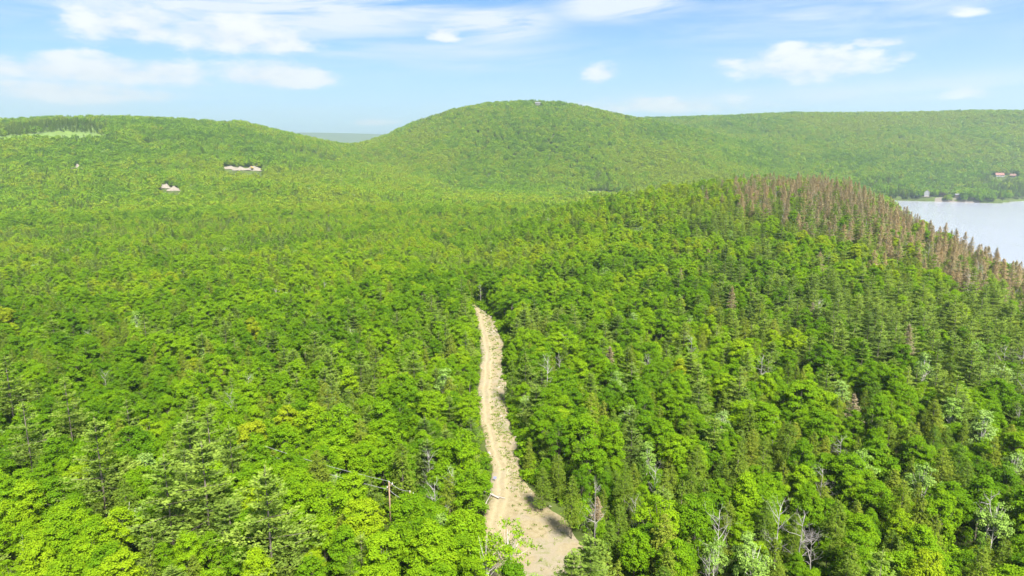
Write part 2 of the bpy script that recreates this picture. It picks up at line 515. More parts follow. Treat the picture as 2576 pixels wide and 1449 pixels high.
def track_mat():
    m, t = material('packed_sand')
    g = t.n('ShaderNodeNewGeometry')
    uv = t.n('ShaderNodeAttribute', attribute_type='GEOMETRY', attribute_name='rut')
    n1 = t.noise(g.outputs['Position'], 0.9, 8, 0.65)
    n2 = t.noise(g.outputs['Position'], 0.13, 5, 0.6)
    n3 = t.noise(g.outputs['Position'], 4.0, 4, 0.7)
    c = t.ramp(n1, [(0.25, (0.14, 0.11, 0.058)), (0.5, (0.20, 0.163, 0.092)), (0.75, (0.225, 0.195, 0.125))])
    c = t.mix(t.smooth(n2, 0.45, 0.62), c, (0.20, 0.168, 0.12))
    c = t.mix(t.m('MULTIPLY', uv.outputs['Fac'], 0.8), c, (0.255, 0.213, 0.126))
    grass = t.m('MULTIPLY', t.smooth(t.m('ADD', n2, t.m('MULTIPLY', n1, 0.5)), 0.80, 0.98), t.m('SUBTRACT', 1.0, uv.outputs['Fac']))
    c = t.mix(t.m('MULTIPLY', grass, 0.7), c, (0.11, 0.125, 0.025))
    c = t.mix(t.m('MULTIPLY', t.smooth(n3, 0.62, 0.75), 0.6), c, (0.28, 0.255, 0.21))
    bp = t.n('ShaderNodeBump')
    bp.inputs['Strength'].default_value = 0.6
    bp.inputs['Distance'].default_value = 0.25
    t.put(bp.inputs['Height'], n1)
    p = t.n('ShaderNodeBsdfPrincipled')
    t.put(p.inputs['Base Color'], c)
    t.put(p.inputs['Normal'], bp.outputs[0])
    p.inputs['Roughness'].default_value = 1.0
    p.inputs['Specular IOR Level'].default_value = 0.1
    t.put(t.n('ShaderNodeOutputMaterial').inputs[0], p.outputs[0])
    return m


nt = len(yy)
tv = np.stack([TX, TY, TZ], -1).reshape(-1, 3)
tf = [(i * NU + k, (i + 1) * NU + k, (i + 1) * NU + k + 1, i * NU + k + 1) for i in range(nt - 1) for k in range(NU - 1)]
tme = new_mesh('dirt_track', tv, tf, [track_mat()], True)
ra_ = tme.attributes.new('rut', 'FLOAT', 'POINT')
rut_w = sum(np.exp(-((TX - (rut_c + off)[:, None]) / 0.55) ** 2) for off in (-0.85, 0.85)).reshape(-1)
ra_.data.foreach_set('value', rut_w.astype(np.float32))
link('dirt_track', tme, kind='structure', label='pale sandy dirt track running straight into the forest')


def track_gap(x, y):
    """metres from a point to the edge of the track, negative on it"""
    x, y = np.asarray(x, float), np.asarray(y, float)
    ya, la, rb = yy[::-1], lx[::-1], rx[::-1]
    d = np.maximum(np.interp(y, ya, la) - x, x - np.interp(y, ya, rb))
    return np.maximum(d, np.maximum(ya[0] - y, y - ya[-1]) - 0.0)


# marsh in the valley
mc = hit(606, 193.5, 1.0)
a_ = np.linspace(0, 2 * math.pi, 40, endpoint=False)
mr = 1 + 0.25 * np.sin(a_ * 3 + 1) + 0.15 * np.sin(a_ * 5)
mvx, mvy = mc[0] + np.cos(a_) * 62 * mr, mc[1] + np.sin(a_) * 34 * mr
marsh_v = [(mc[0], mc[1], float(terrain(*mc[:2])) + 1.2)] + [(x, y, float(terrain(x, y)) + 0.9) for x, y in zip(mvx, mvy)]
link('marsh', new_mesh('marsh', marsh_v, [(0, 1 + k, 1 + (k + 1) % 40) for k in range(40)], [plain('marsh_grass', (0.17, 0.19, 0.055), 1, 0.3, 0.05)], True), kind='structure', label='small pale marsh at the foot of the rounded hill')

# open regrowth on the left hillside
PASTURE = [(-60, 139), (0, 132), (60, 127), (105, 130), (112, 138), (60, 150), (-60, 156)]


def inside(px, py, poly):
    c = np.zeros(px.shape, bool)
    n = len(poly)
    for i in range(n):
        (x0, y0), (x1, y1) = poly[i], poly[(i + 1) % n]
        if y0 == y1:
            continue
        t = ((y0 > py) != (y1 > py)) & (px < (x1 - x0) * (py - y0) / (y1 - y0) + x0)
        c ^= t
    return c


gx, gy = np.meshgrid(np.arange(-1400, -600, 14.0), np.arange(900, 1760, 14.0))
gz = terrain(gx, gy)
mpx, mpy = proj(gx, gy, gz)
keep = inside(mpx, mpy, PASTURE) & (np.hypot(gx, gy) < 1760)
idx = {}
mv, mf = [], []
for j in range(gx.shape[0] - 1):
    for i in range(gx.shape[1] - 1):
        if keep[j, i]:
            q = []
            for jj, ii in ((j, i), (j, i + 1), (j + 1, i + 1), (j + 1, i)):
                if (jj, ii) not in idx:
                    idx[(jj, ii)] = len(mv)
                    mv.append((gx[jj, ii], gy[jj, ii], gz[jj, ii] + 1.3))
                q.append(idx[(jj, ii)])
            mf.append(tuple(q))
link('meadow', new_mesh('meadow', mv, mf, [plain('meadow_grass', (0.085, 0.135, 0.016), 1, 0.4, 0.06)], True), kind='structure', label='bright green open regrowth on the left hillside')

# ------------------------------------------------------------------ trees: meshes
def unit(v):
    return v / (np.linalg.norm(v, axis=-1, keepdims=True) + 1e-9)


def leaf_quads(c, nrm, size, g, asp=0.75, along=None):
    """diamond shaped leaf clumps: centres c, facing nrm"""
    n = len(c)
    ref = g.normal(size=(n, 3)) if along is None else along
    a = unit(np.cross(nrm, ref)) if along is None else unit(along)
    b = unit(np.cross(nrm, a))
    s = (size * np.ones(n))[:, None]
    bend = nrm * s * 0.12
    v = np.stack([c - a * s * 0.5 - bend, c + b * s * 0.5 * asp, c + a * s * 0.5 - bend, c - b * s * 0.5 * asp], 1)
    return v.reshape(-1, 3)


def crown_mesh(name, quads, mat, g, tone=None):
    n = len(quads) // 4
    me = bpy.data.meshes.new(name)
    me.vertices.add(n * 4)
    me.vertices.foreach_set('co', quads.astype(np.float32).ravel())
    me.loops.add(n * 4)
    me.loops.foreach_set('vertex_index', np.arange(n * 4, dtype=np.int32))
    me.polygons.add(n)
    me.polygons.foreach_set('loop_start', np.arange(0, n * 4, 4, dtype=np.int32))
    me.materials.append(mat)
    a = me.attributes.new('leaf_tone', 'FLOAT', 'FACE')
    t = g.random(n) if tone is None else np.clip(tone + (g.random(n) - 0.5) * 0.5, 0, 1)
    a.data.foreach_set('value', t.astype(np.float32))
    me.update()
    me.validate()
    return me


def broad_quads(g, H, W, lobes=22, clumps=12, leaves=15, leaf=0.36, low=0.28, sparse=0.0, tall=1.0):
    """rounded crown: limbs carry lobes, lobes carry clumps, clumps carry leaves; uneven outline with gaps"""
    cz, rz, rx_ = H * (1 + low) / 2, H * (1 - low) / 2, W / 2
    out, tone = [], []
    # lobe centres: an uneven shell over the crown, more of them on top
    L = []
    k0 = g.random() * 6.28
    for k in range(lobes):
        u = 1 - 1.75 * (k + 0.5) / lobes
        ph = k * 2.399963 + g.normal() * 0.35
        q = math.sqrt(max(0, 1 - u * u))
        rad = (0.62 + 0.30 * g.random()) * (1.0 if g.random() > 0.12 else 1.22)
        shape = 1.0 if tall < 1.2 else (0.55 + 0.45 * (1 - max(u, 0)))
        rad *= 1 + 0.22 * math.sin(ph * 2 + k0) 
        L.append((np.array([math.cos(ph) * q * rx_ * rad * shape, math.sin(ph) * q * rx_ * rad * shape, cz + u * rz * (0.72 + 0.22 * g.random())]), W * (0.13 + 0.075 * g.random())))
    for k in range(lobes // 3):
        p = g.normal(size=3) * 0.3
        L.append((np.array([p[0] * rx_, p[1] * rx_, cz + rz * (0.1 + 0.3 * p[2])]), W * 0.16))
    for c, lr in L:
        if g.random() < sparse:
            continue
        nt_ = g.random()
        outw = unit(c - np.array([0, 0, cz - rz * 0.4]))
        for j in range(clumps):
            d = unit(g.normal(size=3) + outw * 0.75 + np.array([0, 0, 0.45]))
            p = c + d * lr * np.array([1.0, 1.0, 0.72]) * (0.75 + 0.35 * g.random())
            cr = 0.34 + 0.34 * g.random()
            m = leaves
            q = g.normal(size=(m, 3))
            q = unit(q) * (g.random((m, 1)) ** 0.5)
            pos = p + q * np.array([1.25, 1.25, 0.75]) * cr
            nr = unit(d * 0.55 + np.array([0, 0, 0.55]) + q * 0.35 + g.normal(size=(m, 3)) * 0.42)
            out.append(leaf_quads(pos, nr, leaf * (0.75 + 0.5 * g.random(m)), g, 0.8))
            tone.append(np.full(m, 0.25 + 0.5 * (0.5 * nt_ + 0.5 * g.random())))
    return np.concatenate(out), np.concatenate(tone), L


def broad_trunk(g, H, W, L, low, mat, n=6):
    b = MB()
    r0 = 0.012 * H + 0.03
    lean = g.normal(size=2) * 0.012 * H
    top = np.array([lean[0], lean[1], H * 0.72])
    mid = np.array([lean[0] * 0.3, lean[1] * 0.3, H * 0.35])
    b.tube([(0, 0, -0.8), (0, 0, 0.3), mid, top, top + [0, 0, H * 0.16]], [r0 * 1.5, r0, r0 * 0.8, r0 * 0.4, r0 * 0.1], n)
    for c, lr in L[:14]:
        t = 0.3 + 0.35 * g.random()
        s = np.array([lean[0] * t, lean[1] * t, H * (low + (0.62 - low) * g.random())])
        m = (s + c) / 2 + np.array([0, 0, -0.03 * H])
        b.tube([s, m, c], [r0 * 0.42, r0 * 0.28, r0 * 0.1], 4, False)
    return b


def pine_quads(g, H, W, low=0.25, whorl=0.85, blade=0.37, per=6, dens=1.0, top_flat=0.0, droop=0.0):
    """white pine: whorls of level boughs, plumes of needles turned up at the ends, gaps between the layers"""
    out, tone, bough = [], [], []
    z = H * low
    while z < H * 0.97:
        t = (z - H * low) / (H * (1 - low))
        prof = 0.72 + t * 1.87 if t < 0.15 else (1 - (t - 0.15) / 0.85) ** 0.8
        Lb = W / 2 * min(1.0, prof) * (0.8 + 0.3 * g.random())
        nb = per if t < 0.8 else per - 1
        ph0 = g.random() * 6.28
        for k in range(nb):
            if g.random() < 0.12:
                continue
            ph = ph0 + k * 6.283 / nb + g.normal() * 0.22
            ln = max(0.35, Lb * (0.68 + 0.5 * g.random()))
            up = 0.10 + 0.55 * t * t - droop
            d = np.array([math.cos(ph), math.sin(ph), 0])
            side = np.array([-d[1], d[0], 0])
            zb = z + g.normal() * 0.13
            p1 = np.array([0, 0, zb]) + d * ln + np.array([0, 0, up * ln])
            bough.append((np.array([0, 0, zb]), p1))
            nT = max(4, int((1.5 + ln * 8.6) * dens))
            f = 0.10 + 0.92 * (np.arange(nT) + g.random(nT)) / nT
            sp = (0.20 + 0.24 * np.sin(math.pi * np.clip(f, 0, 1))) * ln
            lat = (g.random(nT) * 2 - 1) * sp
            pos = np.array([0, 0, zb]) + d * (ln * f)[:, None] + side * lat[:, None]
            pos[:, 2] += up * ln * f ** 1.5 + 0.06 * g.normal(size=nT) + 0.10
            tn = g.random()
            for q in range(4):
                al = unit(d * (0.55 + 0.3 * g.random(nT))[:, None] + side * (np.sign(lat) * 0.5 + g.normal(size=nT) * 0.55)[:, None] + np.array([0, 0, 1.0]) * (0.12 + 0.3 * g.random(nT))[:, None])
                nr = unit(np.array([0, 0, 1.0]) + 0.32 * g.normal(size=(nT, 3)))
                nr = unit(nr - al * (nr * al).sum(1, keepdims=True))
                out.append(leaf_quads(pos + g.normal(size=(nT, 3)) * np.array([.13, .13, .05]), nr, blade * (0.8 + 0.5 * g.random(nT)), g, 0.60, al))
                tone.append(np.full(nT, 0.3 + 0.4 * tn))
        z += whorl * (0.75 + 0.5 * g.random()) * (1.0 if t < 0.7 else 0.72)
    # leader
    m = 14
    pos = np.stack([g.normal(size=m) * 0.1, g.normal(size=m) * 0.1, H * (0.93 + 0.09 * g.random(m))], 1)
    al = unit(g.normal(size=(m, 3)) * 0.5 + np.array([0, 0, 1.0]))
    nr = unit(np.cross(al, g.normal(size=(m, 3))))
    out.append(leaf_quads(pos, nr, 0.42, g, 0.35, al))
    tone.append(np.full(m, 0.6))
    return np.concatenate(out), np.concatenate(tone), bough


def conifer_trunk(g, H, bough, n=6, twigs=True):
    b = MB()
    r0 = 0.008 * H + 0.03
    b.tube([(0, 0, -0.8), (0, 0, H * 0.3), (0, 0, H * 0.7), (0, 0, H * 0.99)], [r0 * 1.15, r0 * 0.85, r0 * 0.5, 0.02], n)
    if twigs:
        for p0, p1 in bough[::2]:
            b.tube([p0, (p0 + p1) / 2 - [0, 0, 0.05], p1], [0.045, 0.03, 0.012], 3, False)
    return b


def heml_quads(g, H, W, low=0.12, leaf=0.30, dens=1.0, narrow=1.0):
    """hemlock: dense feathery cone, drooping sprays, slightly ragged"""
    out, tone, bough = [], [], []
    z = H * low
    while z < H * 0.985:
        t = (z - H * low) / (H * (1 - low))
        Lb = W / 2 * (1 - t) ** (0.62 * narrow) * (0.55 + 0.45 * min(1, t * 5 + 0.3)) * (0.85 + 0.3 * g.random())
        for k in range(6):
            ph = g.random() * 6.283
            ln = max(0.2, Lb * (0.62 + 0.5 * g.random()))
            d = np.array([math.cos(ph), math.sin(ph), 0])
            side = np.array([-d[1], d[0], 0])
            zb = z + g.normal() * 0.2
            nT = max(4, int((2 + ln * 4.6) * dens))
            f = 0.25 + 0.78 * g.random(nT) ** 0.75
            lat = g.normal(size=nT) * (0.10 + 0.14 * f) * ln
            pos = np.array([0, 0, zb]) + d * (ln * f)[:, None] + side * lat[:, None]
            pos[:, 2] += (0.10 * f - 0.26 * f ** 2) * ln + 0.07 * g.normal(size=nT)
            bough.append((np.array([0, 0, zb]), np.array([0, 0, zb - 0.14 * ln]) + d * ln))
            tn = g.random()
            for q in range(3):
                al = unit(d + side * (g.normal(size=nT) * 0.8)[:, None] + np.array([0, 0, -0.25]) + 0.2 * g.normal(size=(nT, 3)))
                nr = unit(np.array([0, 0, 0.9]) + d * 0.5 + 0.4 * g.normal(size=(nT, 3)))
                nr = unit(nr - al * (nr * al).sum(1, keepdims=True))
                out.append(leaf_quads(pos + g.normal(size=(nT, 3)) * 0.1, nr, leaf * (0.7 + 0.6 * g.random(nT)), g, 0.5, al))
                tone.append(np.full(nT, 0.25 + 0.5 * tn))
        z += 0.36 * (0.8 + 0.4 * g.random())
    return np.concatenate(out), np.concatenate(tone), bough


def bare_tree(g, H, spread, mat_name):
    """leafless trunk with forked grey limbs and twigs"""
    b = MB()
    r0 = 0.011 * H + 0.03

    def limb(p, d, ln, r, depth):
        pts, rad = [p], [r]
        q, dd = p.copy(), d.copy()
        for i in range(3):
            dd = unit(dd + g.normal(size=3) * 0.13 + np.array([0, 0, 0.05]))
            q = q + dd * ln / 3
            pts.append(q.copy())
            rad.append(r * (1 - 0.27 * (i + 1)))
        b.tube(pts, rad, 5 if depth < 2 else 3, False)
        if depth < 3:
            for k in range(3 if depth else 0):
                i = 1 + int(g.integers(0, 3))
                nd = unit(dd * 0.8 + g.normal(size=3) * 0.55 + np.array([0, 0, 0.12]))
                limb(pts[i], nd, ln * (0.42 + 0.25 * g.random()), max(rad[i] * 0.55, 0.012), depth + 1)
    pts, p = [np.array([0., 0, -0.6])], np.array([0., 0, 0.0])
    lean = g.normal(size=2) * 0.03
    for i in range(7):
        p = np.array([lean[0] * H * i / 6 + g.normal() * 0.05, lean[1] * H * i / 6 + g.normal() * 0.05, H * i / 6.0])
        pts.append(p)
    b.tube(pts, [r0 * 1.2] + [r0 * (1 - 0.92 * (i / 6.0) ** 0.9) for i in range(7)], 6, True)
    for k in range(13):
        t = 0.34 + 0.62 * g.random()
        i = 1 + int(t * 6)
        ph = k * 2.4 + g.normal() * 0.3
        upk = 0.35 + 0.9 * t
        d = unit(np.array([math.cos(ph), math.sin(ph), upk * spread]))
        limb(pts[i] + (pts[min(i + 1, 7)] - pts[i]) * (t * 6 - int(t * 6)), d, H * (0.30 - 0.17 * t) * (0.7 + 0.6 * g.random()), r0 * 0.34, 1)
    return b


# prototypes: kind -> list of (trunk mesh, crown mesh, height, crown width)
PROTO = {k: [] for k in ('broad', 'airy', 'aspen', 'pine', 'hemlock', 'brown', 'bare')}
for i, (H, W, lo, tall) in enumerate([(13, 8.2, .30, 1), (14.5, 7.2, .30, 1), (12, 8.8, .25, 1), (15, 8.0, .34, 1), (13.5, 6.2, .25, 1.3), (14, 9.4, .32, 1), (11, 6.6, .2, 1), (15.5, 6.8, .3, 1.3), (14, 7.6, .2, 1.3), (12.5, 9.6, .3, 1), (15, 7.0, .2, 1), (13, 7.4, .28, 1.3)]):
    g = np.random.default_rng(100 + i)
    W *= 0.8
    q, tn, L = broad_quads(g, H, W, lobes=26 + int(g.integers(0, 16)), clumps=16, leaves=22, leaf=0.28, low=lo, sparse=0.05 + 0.08 * g.random(), tall=tall)
    PROTO['broad'].append((broad_trunk(g, H, W, L, lo, BARK).mesh('trunk', BARK, True), crown_mesh('crown', q, LEAF, g, tn), H, W))
for i, (H, W) in enumerate([(12.5, 7.6), (14, 8)]):
    g = np.random.default_rng(140 + i)
    q, tn, L = broad_quads(g, H, W, lobes=26, clumps=7, leaves=9, leaf=0.36, low=.25, sparse=0.25)
    PROTO['airy'].append((broad_trunk(g, H, W, L, .25, PALE).mesh('trunk', PALE, True), crown_mesh('crown', q, LEAF, g, tn), H, W))
for i, (H, W, tall) in enumerate([(13, 5.6, 1.3), (12, 6.2, 1), (14, 5.2, 1.3)]):
    g = np.random.default_rng(150 + i)
    q, tn, L = broad_quads(g, H, W, lobes=24, clumps=9, leaves=12, leaf=0.32, low=.3, sparse=0.2, tall=tall)
    PROTO['aspen'].append((broad_trunk(g, H, W, L, .3, PALE).mesh('trunk', PALE, True), crown_mesh('crown', q, ASPEN, g, tn), H, W))
for i, (H, W, lo, wh) in enumerate([(16.5, 10.4, .20, 1.35), (17.5, 9.8, .26, 1.3), (16, 10.8, .18, 1.4), (18, 10.0, .32, 1.4), (15, 9.4, .22, 1.25), (16.5, 9.4, .36, 1.4)]):
    g = np.random.default_rng(200 + i)
    q, tn, bo = pine_quads(g, H, W, lo, wh)
    PROTO['pine'].append((conifer_trunk(g, H, bo).mesh('trunk', BARK, True), crown_mesh('crown', q, PINE, g, tn), H, W))
for i, (H, W, lo, na_) in enumerate([(13, 6.0, .12, 1), (14.5, 6.2, .18, .8), (12, 5.2, .1, 1.1), (15, 6.4, .3, .75), (11, 5.6, .1, .9)]):
    g = np.random.default_rng(300 + i)
    q, tn, bo = heml_quads(g, H, W, lo, narrow=na_)
    PROTO['hemlock'].append((conifer_trunk(g, H, bo[::5]).mesh('trunk', BARK, True), crown_mesh('crown', q, HEML, g, tn), H, W))
for i, (H, W, lo) in enumerate([(18, 6.4, .36), (19, 5.8, .42), (17, 6.8, .32), (18.5, 5.6, .44)]):
    g = np.random.default_rng(400 + i)
    q, tn, bo = pine_quads(g, H, W, lo, 0.7, blade=0.36, per=6, dens=0.55, droop=0.04)
    PROTO['brown'].append((conifer_trunk(g, H, bo).mesh('trunk', GREYW, True), crown_mesh('crown', q, BROWN, g, tn), H, W))
for i, (H, sp) in enumerate([(13, 1.0), (12, .7), (14, 1.2), (11, .5), (15, .9)]):
    g = np.random.default_rng(500 + i)
    PROTO['bare'].append((bare_tree(g, H, sp, 'bare').mesh('trunk', GREYW, True), None, H, 5.0))


def joined(name, tr, cr):
    """trunk and crown as one mesh, for the mass of the forest"""
    v = [q.co[:] for q in tr.vertices]
    f = [tuple(p.vertices) for p in tr.polygons]
    nt_ = len(f)
    if cr is not None:
        n0 = len(v)
        v += [q.co[:] for q in cr.vertices]
        f += [tuple(i + n0 for i in p.vertices) for p in cr.polygons]
    me = new_mesh(name, v, f, [tr.materials[0]] + ([cr.materials[0]] if cr is not None else []), False, [0] * nt_ + [1] * (len(f) - nt_))
    if cr is not None:
        a = me.attributes.new('leaf_tone', 'FLOAT', 'FACE')
        buf = np.zeros(len(cr.polygons), np.float32)
        cr.attributes['leaf_tone'].data.foreach_get('value', buf)
        a.data.foreach_set('value', np.concatenate([np.zeros(nt_, np.float32), buf]))
    return me


forms, FORM, FH = bpy.data.collections.new('forest_forms'), {}, {}
nform = 0


def add_form(kind, me, H):
    global nform
    o = bpy.data.objects.new('form_%03d' % nform, me)
    forms.objects.link(o)
    FORM.setdefault(kind, []).append(nform)
    FH.setdefault(kind, []).append(H)
    nform += 1


for kind in ('broad', 'aspen', 'pine', 'hemlock', 'brown', 'bare'):
    for tr, cr, H, W in PROTO[kind]:
        add_form(kind, joined('form', tr, cr), H)
# simpler trees for the far slopes
for i, (H, W) in enumerate([(10, 9.5), (10.5, 9), (9.5, 10.0), (11, 10.5), (10, 8.5)]):
    g = np.random.default_rng(600 + i)
    q, tn, L = broad_quads(g, H, W, lobes=26, clumps=6, leaves=6, leaf=1.05, low=.1, sparse=0.05)
    add_form('far_broad', joined('form', broad_trunk(g, H, W, L[:4], .2, BARK, 4).mesh('t', BARK), crown_mesh('c', q, LEAF, g, tn)), H)
for i, (H, W) in enumerate([(18, 8), (17, 7), (19, 7.5)]):
    g = np.random.default_rng(620 + i)
    q, tn, bo = pine_quads(g, H, W, .22, 1.25, blade=0.95, per=5, dens=0.4)
    add_form('far_pine', joined('form', conifer_trunk(g, H, bo, 4, False).mesh('t', BARK), crown_mesh('c', q, PINE, g, tn)), H)
for i, (H, W) in enumerate([(14, 6), (13, 5.5)]):
    g = np.random.default_rng(640 + i)
    q, tn, bo = heml_quads(g, H, W, .1, leaf=0.8, dens=0.35)
    add_form('far_hemlock', joined('form', conifer_trunk(g, H, bo, 4, False).mesh('t', BARK), crown_mesh('c', q, HEML, g, tn)), H)
for i, (H, W) in enumerate([(2.6, 3.0), (3.2, 3.4)]):
    g = np.random.default_rng(660 + i)
    q, tn, L = broad_quads(g, H, W, lobes=10, clumps=6, leaves=9, leaf=0.34, low=.05)
    add_form('bush', joined('form', broad_trunk(g, H, W, L[:4], .1, BARK, 4).mesh('t', BARK), crown_mesh('c', q, LEAF, g, tn)), H)

# ------------------------------------------------------------------ trees: where they stand
T = []           # kind, variant, x, y, scale, rotation, tint, named


def vcheck():
    """highest elevation met so far along each azimuth, for leaving out what no eye near the camera could see"""
    aa = np.radians(np.linspace(-48, 48, 385))
    rr = np.geomspace(40, 3000, 500)
    AA, RR = np.meshgrid(aa, rr)
    zz = terrain(RR * np.sin(AA), RR * np.cos(AA))
    tanv = (zz + 6 - CAM_Z) / RR
    return np.degrees(aa), rr, np.maximum.accumulate(tanv, 0)


VA, VR, VM = vcheck()


def visible(x, y, top):
    r, a = np.hypot(x, y), np.degrees(np.arctan2(x, y))
    i = np.clip(np.searchsorted(VR, r * 0.985) - 1, 0, len(VR) - 1)
    j = np.clip(np.round((a - VA[0]) / (VA[1] - VA[0])).astype(int), 0, len(VA) - 1)
    lim = np.minimum(np.minimum(VM[i, j], VM[i, np.clip(j - 6, 0, None)]), VM[i, np.clip(j + 6, None, len(VA) - 1)])
    return (top - CAM_Z) / r > lim - 0.006


# places that stay open: point, half width across the view, metres kept free towards the viewer and away
def at_r(px, r):
    a = math.radians(float(AZ(px)))
    x, y = r * math.sin(a), r * math.cos(a)
    return np.array([x, y, float(terrain(x, y))])


def on_lake(px, py):
    d = pix_dir(px, py)
    return np.array([d[0], d[1], 0]) * (CAM_Z / -d[2])


HEAPS = [hit(229, 166, 4), hit(241, 167, 4), hit(254, 167.5, 4), hit(163.5, 185, 3), hit(174.5, 187.5, 3), hit(76, 166, 3)]
DIGGER = hit(252, 166.0, 8)
WHITE_H, BROWN_H, PLUM_T = at_r(915.6, 1447), at_r(946, 1458), at_r(931, 1450)
RED1, RED2 = hit(999.5, 175, 3.0), hit(1013, 175.5, 3.0)
TOP_H = at_r(536.5, 1888)
POLE = hit(389, 482.5, 9.5)
OPEN = [(HEAPS[0], 13, 60, 14), (HEAPS[1], 14, 60, 14), (HEAPS[2], 14, 60, 14), (HEAPS[3], 9, 50, 8), (HEAPS[4], 10, 50, 8), (HEAPS[5], 9, 50, 8), (WHITE_H, 7, 30, 8), (BROWN_H, 7, 30, 6), (PLUM_T, 5, 30, 5),
        (RED1, 17, 60, 10), (RED2, 14, 60, 10), (TOP_H, 13, 45, 18), (POLE, 3.4, 20, 3)]

NAMED = [  # kind, x and y of the tip in the photograph (2576 wide), height, tint
    ('pine', 235, 1040, 23, .62), ('pine', 410, 1135, 21, .5), ('pine', 505, 1105, 23, .6), ('pine', 665, 1165, 23, .68), ('pine', 520, 1035, 20, .55), ('pine', 470, 1040, 19, .5), ('pine', 55, 1005, 20, .5),
    ('pine', 160, 945, 21, .6), ('pine', 575, 1065, 19, .5), ('pine', 10, 890, 21, .55), ('pine', 1300, 795, 14, .45), ('pine', 1322, 885, 15, .3), ('hemlock', 1287, 905, 13, .1), ('pine', 1362, 925, 13, .3),
    ('pine', 1487, 1338, 16, .45), ('pine', 1440, 1385, 14, .4), ('pine', 2222, 1378, 16, .55), ('pine', 130, 800, 17, .5), ('pine', 360, 785, 17, .5), ('pine', 1040, 880, 15, .4), ('pine', 790, 830, 16, .5),
    ('pine', 905, 880, 16, .45), ('pine', 1085, 735, 17, .35), ('pine', 1160, 700, 17, .3), ('hemlock', 1010, 1115, 15, .35), ('hemlock', 500, 900, 15, .55), ('hemlock', 940, 905, 14, .2),
    ('pine', 1760, 960, 15, .4), ('pine', 1875, 970, 14, .4), ('hemlock', 1366, 1174, 9.5, .25), ('hemlock', 1440, 1195, 13, .35), ('hemlock', 1130, 1190, 13, .6), ('hemlock', 860, 1290, 10, .8),
    ('bare', 1815, 1285, 13, .5), ('bare', 1962, 1262, 14, .5), ('bare', 2015, 1285, 13, .5), ('bare', 2050, 1330, 11, .5), ('bare', 1135, 1180, 11, .5), ('bare', 262, 935, 11, .5), ('bare', 1500, 1215, 12, .5), ('bare', 2070, 1180, 11, .5),
    ('bare', 1790, 1395, 12, .5), ('bare', 2440, 690, 15, .5), ('bare', 1075, 1130, 12, .5), ('bare', 580, 985, 13, .5), ('bare', 2060, 750, 14, .5), ('bare', 2500, 1230, 12, .5), ('bare', 1420, 840, 12, .5), ('bare', 1915, 890, 14, .5),
    ('bare', 1648, 1170, 11, .5), ('bare', 1600, 1250, 11, .5), ('bare', 2120, 1090, 11, .5),
    ('brown', 1503, 1248, 8, .7), ('brown', 2150, 990, 12, .4), ('brown', 1535, 870, 13, .4),
    ('aspen', 1595, 785, 13, .8), ('aspen', 2330, 885, 15, .7), ('aspen', 2528, 905, 13, .9), ('aspen', 2480, 1030, 14, .8), ('aspen', 2560, 1130, 12, .7), ('aspen', 2115, 955, 12, .6), ('aspen', 2330, 1160, 13, .5), ('aspen', 2170, 1125, 12, .3),
    ('aspen', 1900, 1360, 12, .35), ('aspen', 235, 1310, 8, .5), ('aspen', 1630, 1110, 11, .3), ('aspen', 2510, 1255, 12, .4),
    ('broad', 960, 1000, 16, .35), ('broad', 850, 1020, 16, .45), ('broad', 1080, 985, 13, .55), ('broad', 1010, 1240, 0, 0), ('airy', 1275, 1305, 14, .6), ('airy', 1225, 1335, 13, .55), ('broad', 1165, 1285, 13, .5), ('broad', 1110, 1340, 12, .6), ('broad', 1190, 1390, 11, .45), ('broad', 1540, 1060, 14, .4), ('broad', 1880, 1190, 14, .6),
    ('broad', 470, 1330, 13, .6), ('broad', 160, 1260, 12, .5), ('broad', 1160, 1090, 15, .4), ('broad', 1180, 1180, 13, .3), ('broad', 760, 1130, 9, .5), ('broad', 1600, 1330, 12, .35), ('broad', 80, 1330, 13, .7), ('broad', 300, 1390, 13, .8),
    ('broad', 1080, 1310, 14, .55), ('broad', 960, 1330, 13, .6), ('broad', 640, 1380, 12, .75), ('broad', 2340, 1390, 12, .9), ('broad', 720, 1020, 12, .92), ('broad', 1710, 900, 13, .95), ('broad', 1420, 990, 12, .5), ('broad', 1880, 860, 13, .75),
]
named_xy = []
for kind, tx, ty, h, tint in NAMED:
    if h == 0:
        continue
    p = hit(tx * K, ty * K, h)
    vi = int(rng.integers(0, len(PROTO[kind])))
    T.append((kind, vi, p[0], p[1], h / PROTO[kind][vi][2], rng.random() * 6.28, tint))
    named_xy.append((p[0], p[1], 2.8 if kind in ('bare',) else 4.4 if kind == 'pine' else 3.2))
named_xy = np.array(named_xy)



def scatter(r0, r1, cell, seed):
    g = np.random.default_rng(seed)
    half = math.radians(44)
    nx = int(r1 * math.sin(half) / cell) + 1
    gx, gy = np.meshgrid(np.arange(-nx, nx + 1), np.arange(0, int(r1 / cell) + 2))
    gx = gx + 0.5 * (gy % 2)
    x = (gx + (g.random(gx.shape) - 0.5) * 0.85) * cell
    y = (gy + (g.random(gx.shape) - 0.5) * 0.85) * cell
    x, y = x.ravel(), y.ravel()
    r = np.hypot(x, y)
    k = (r >= r0) & (r < r1) & (np.abs(np.arctan2(x, y)) < half)
    return x[k], y[k], r[k]


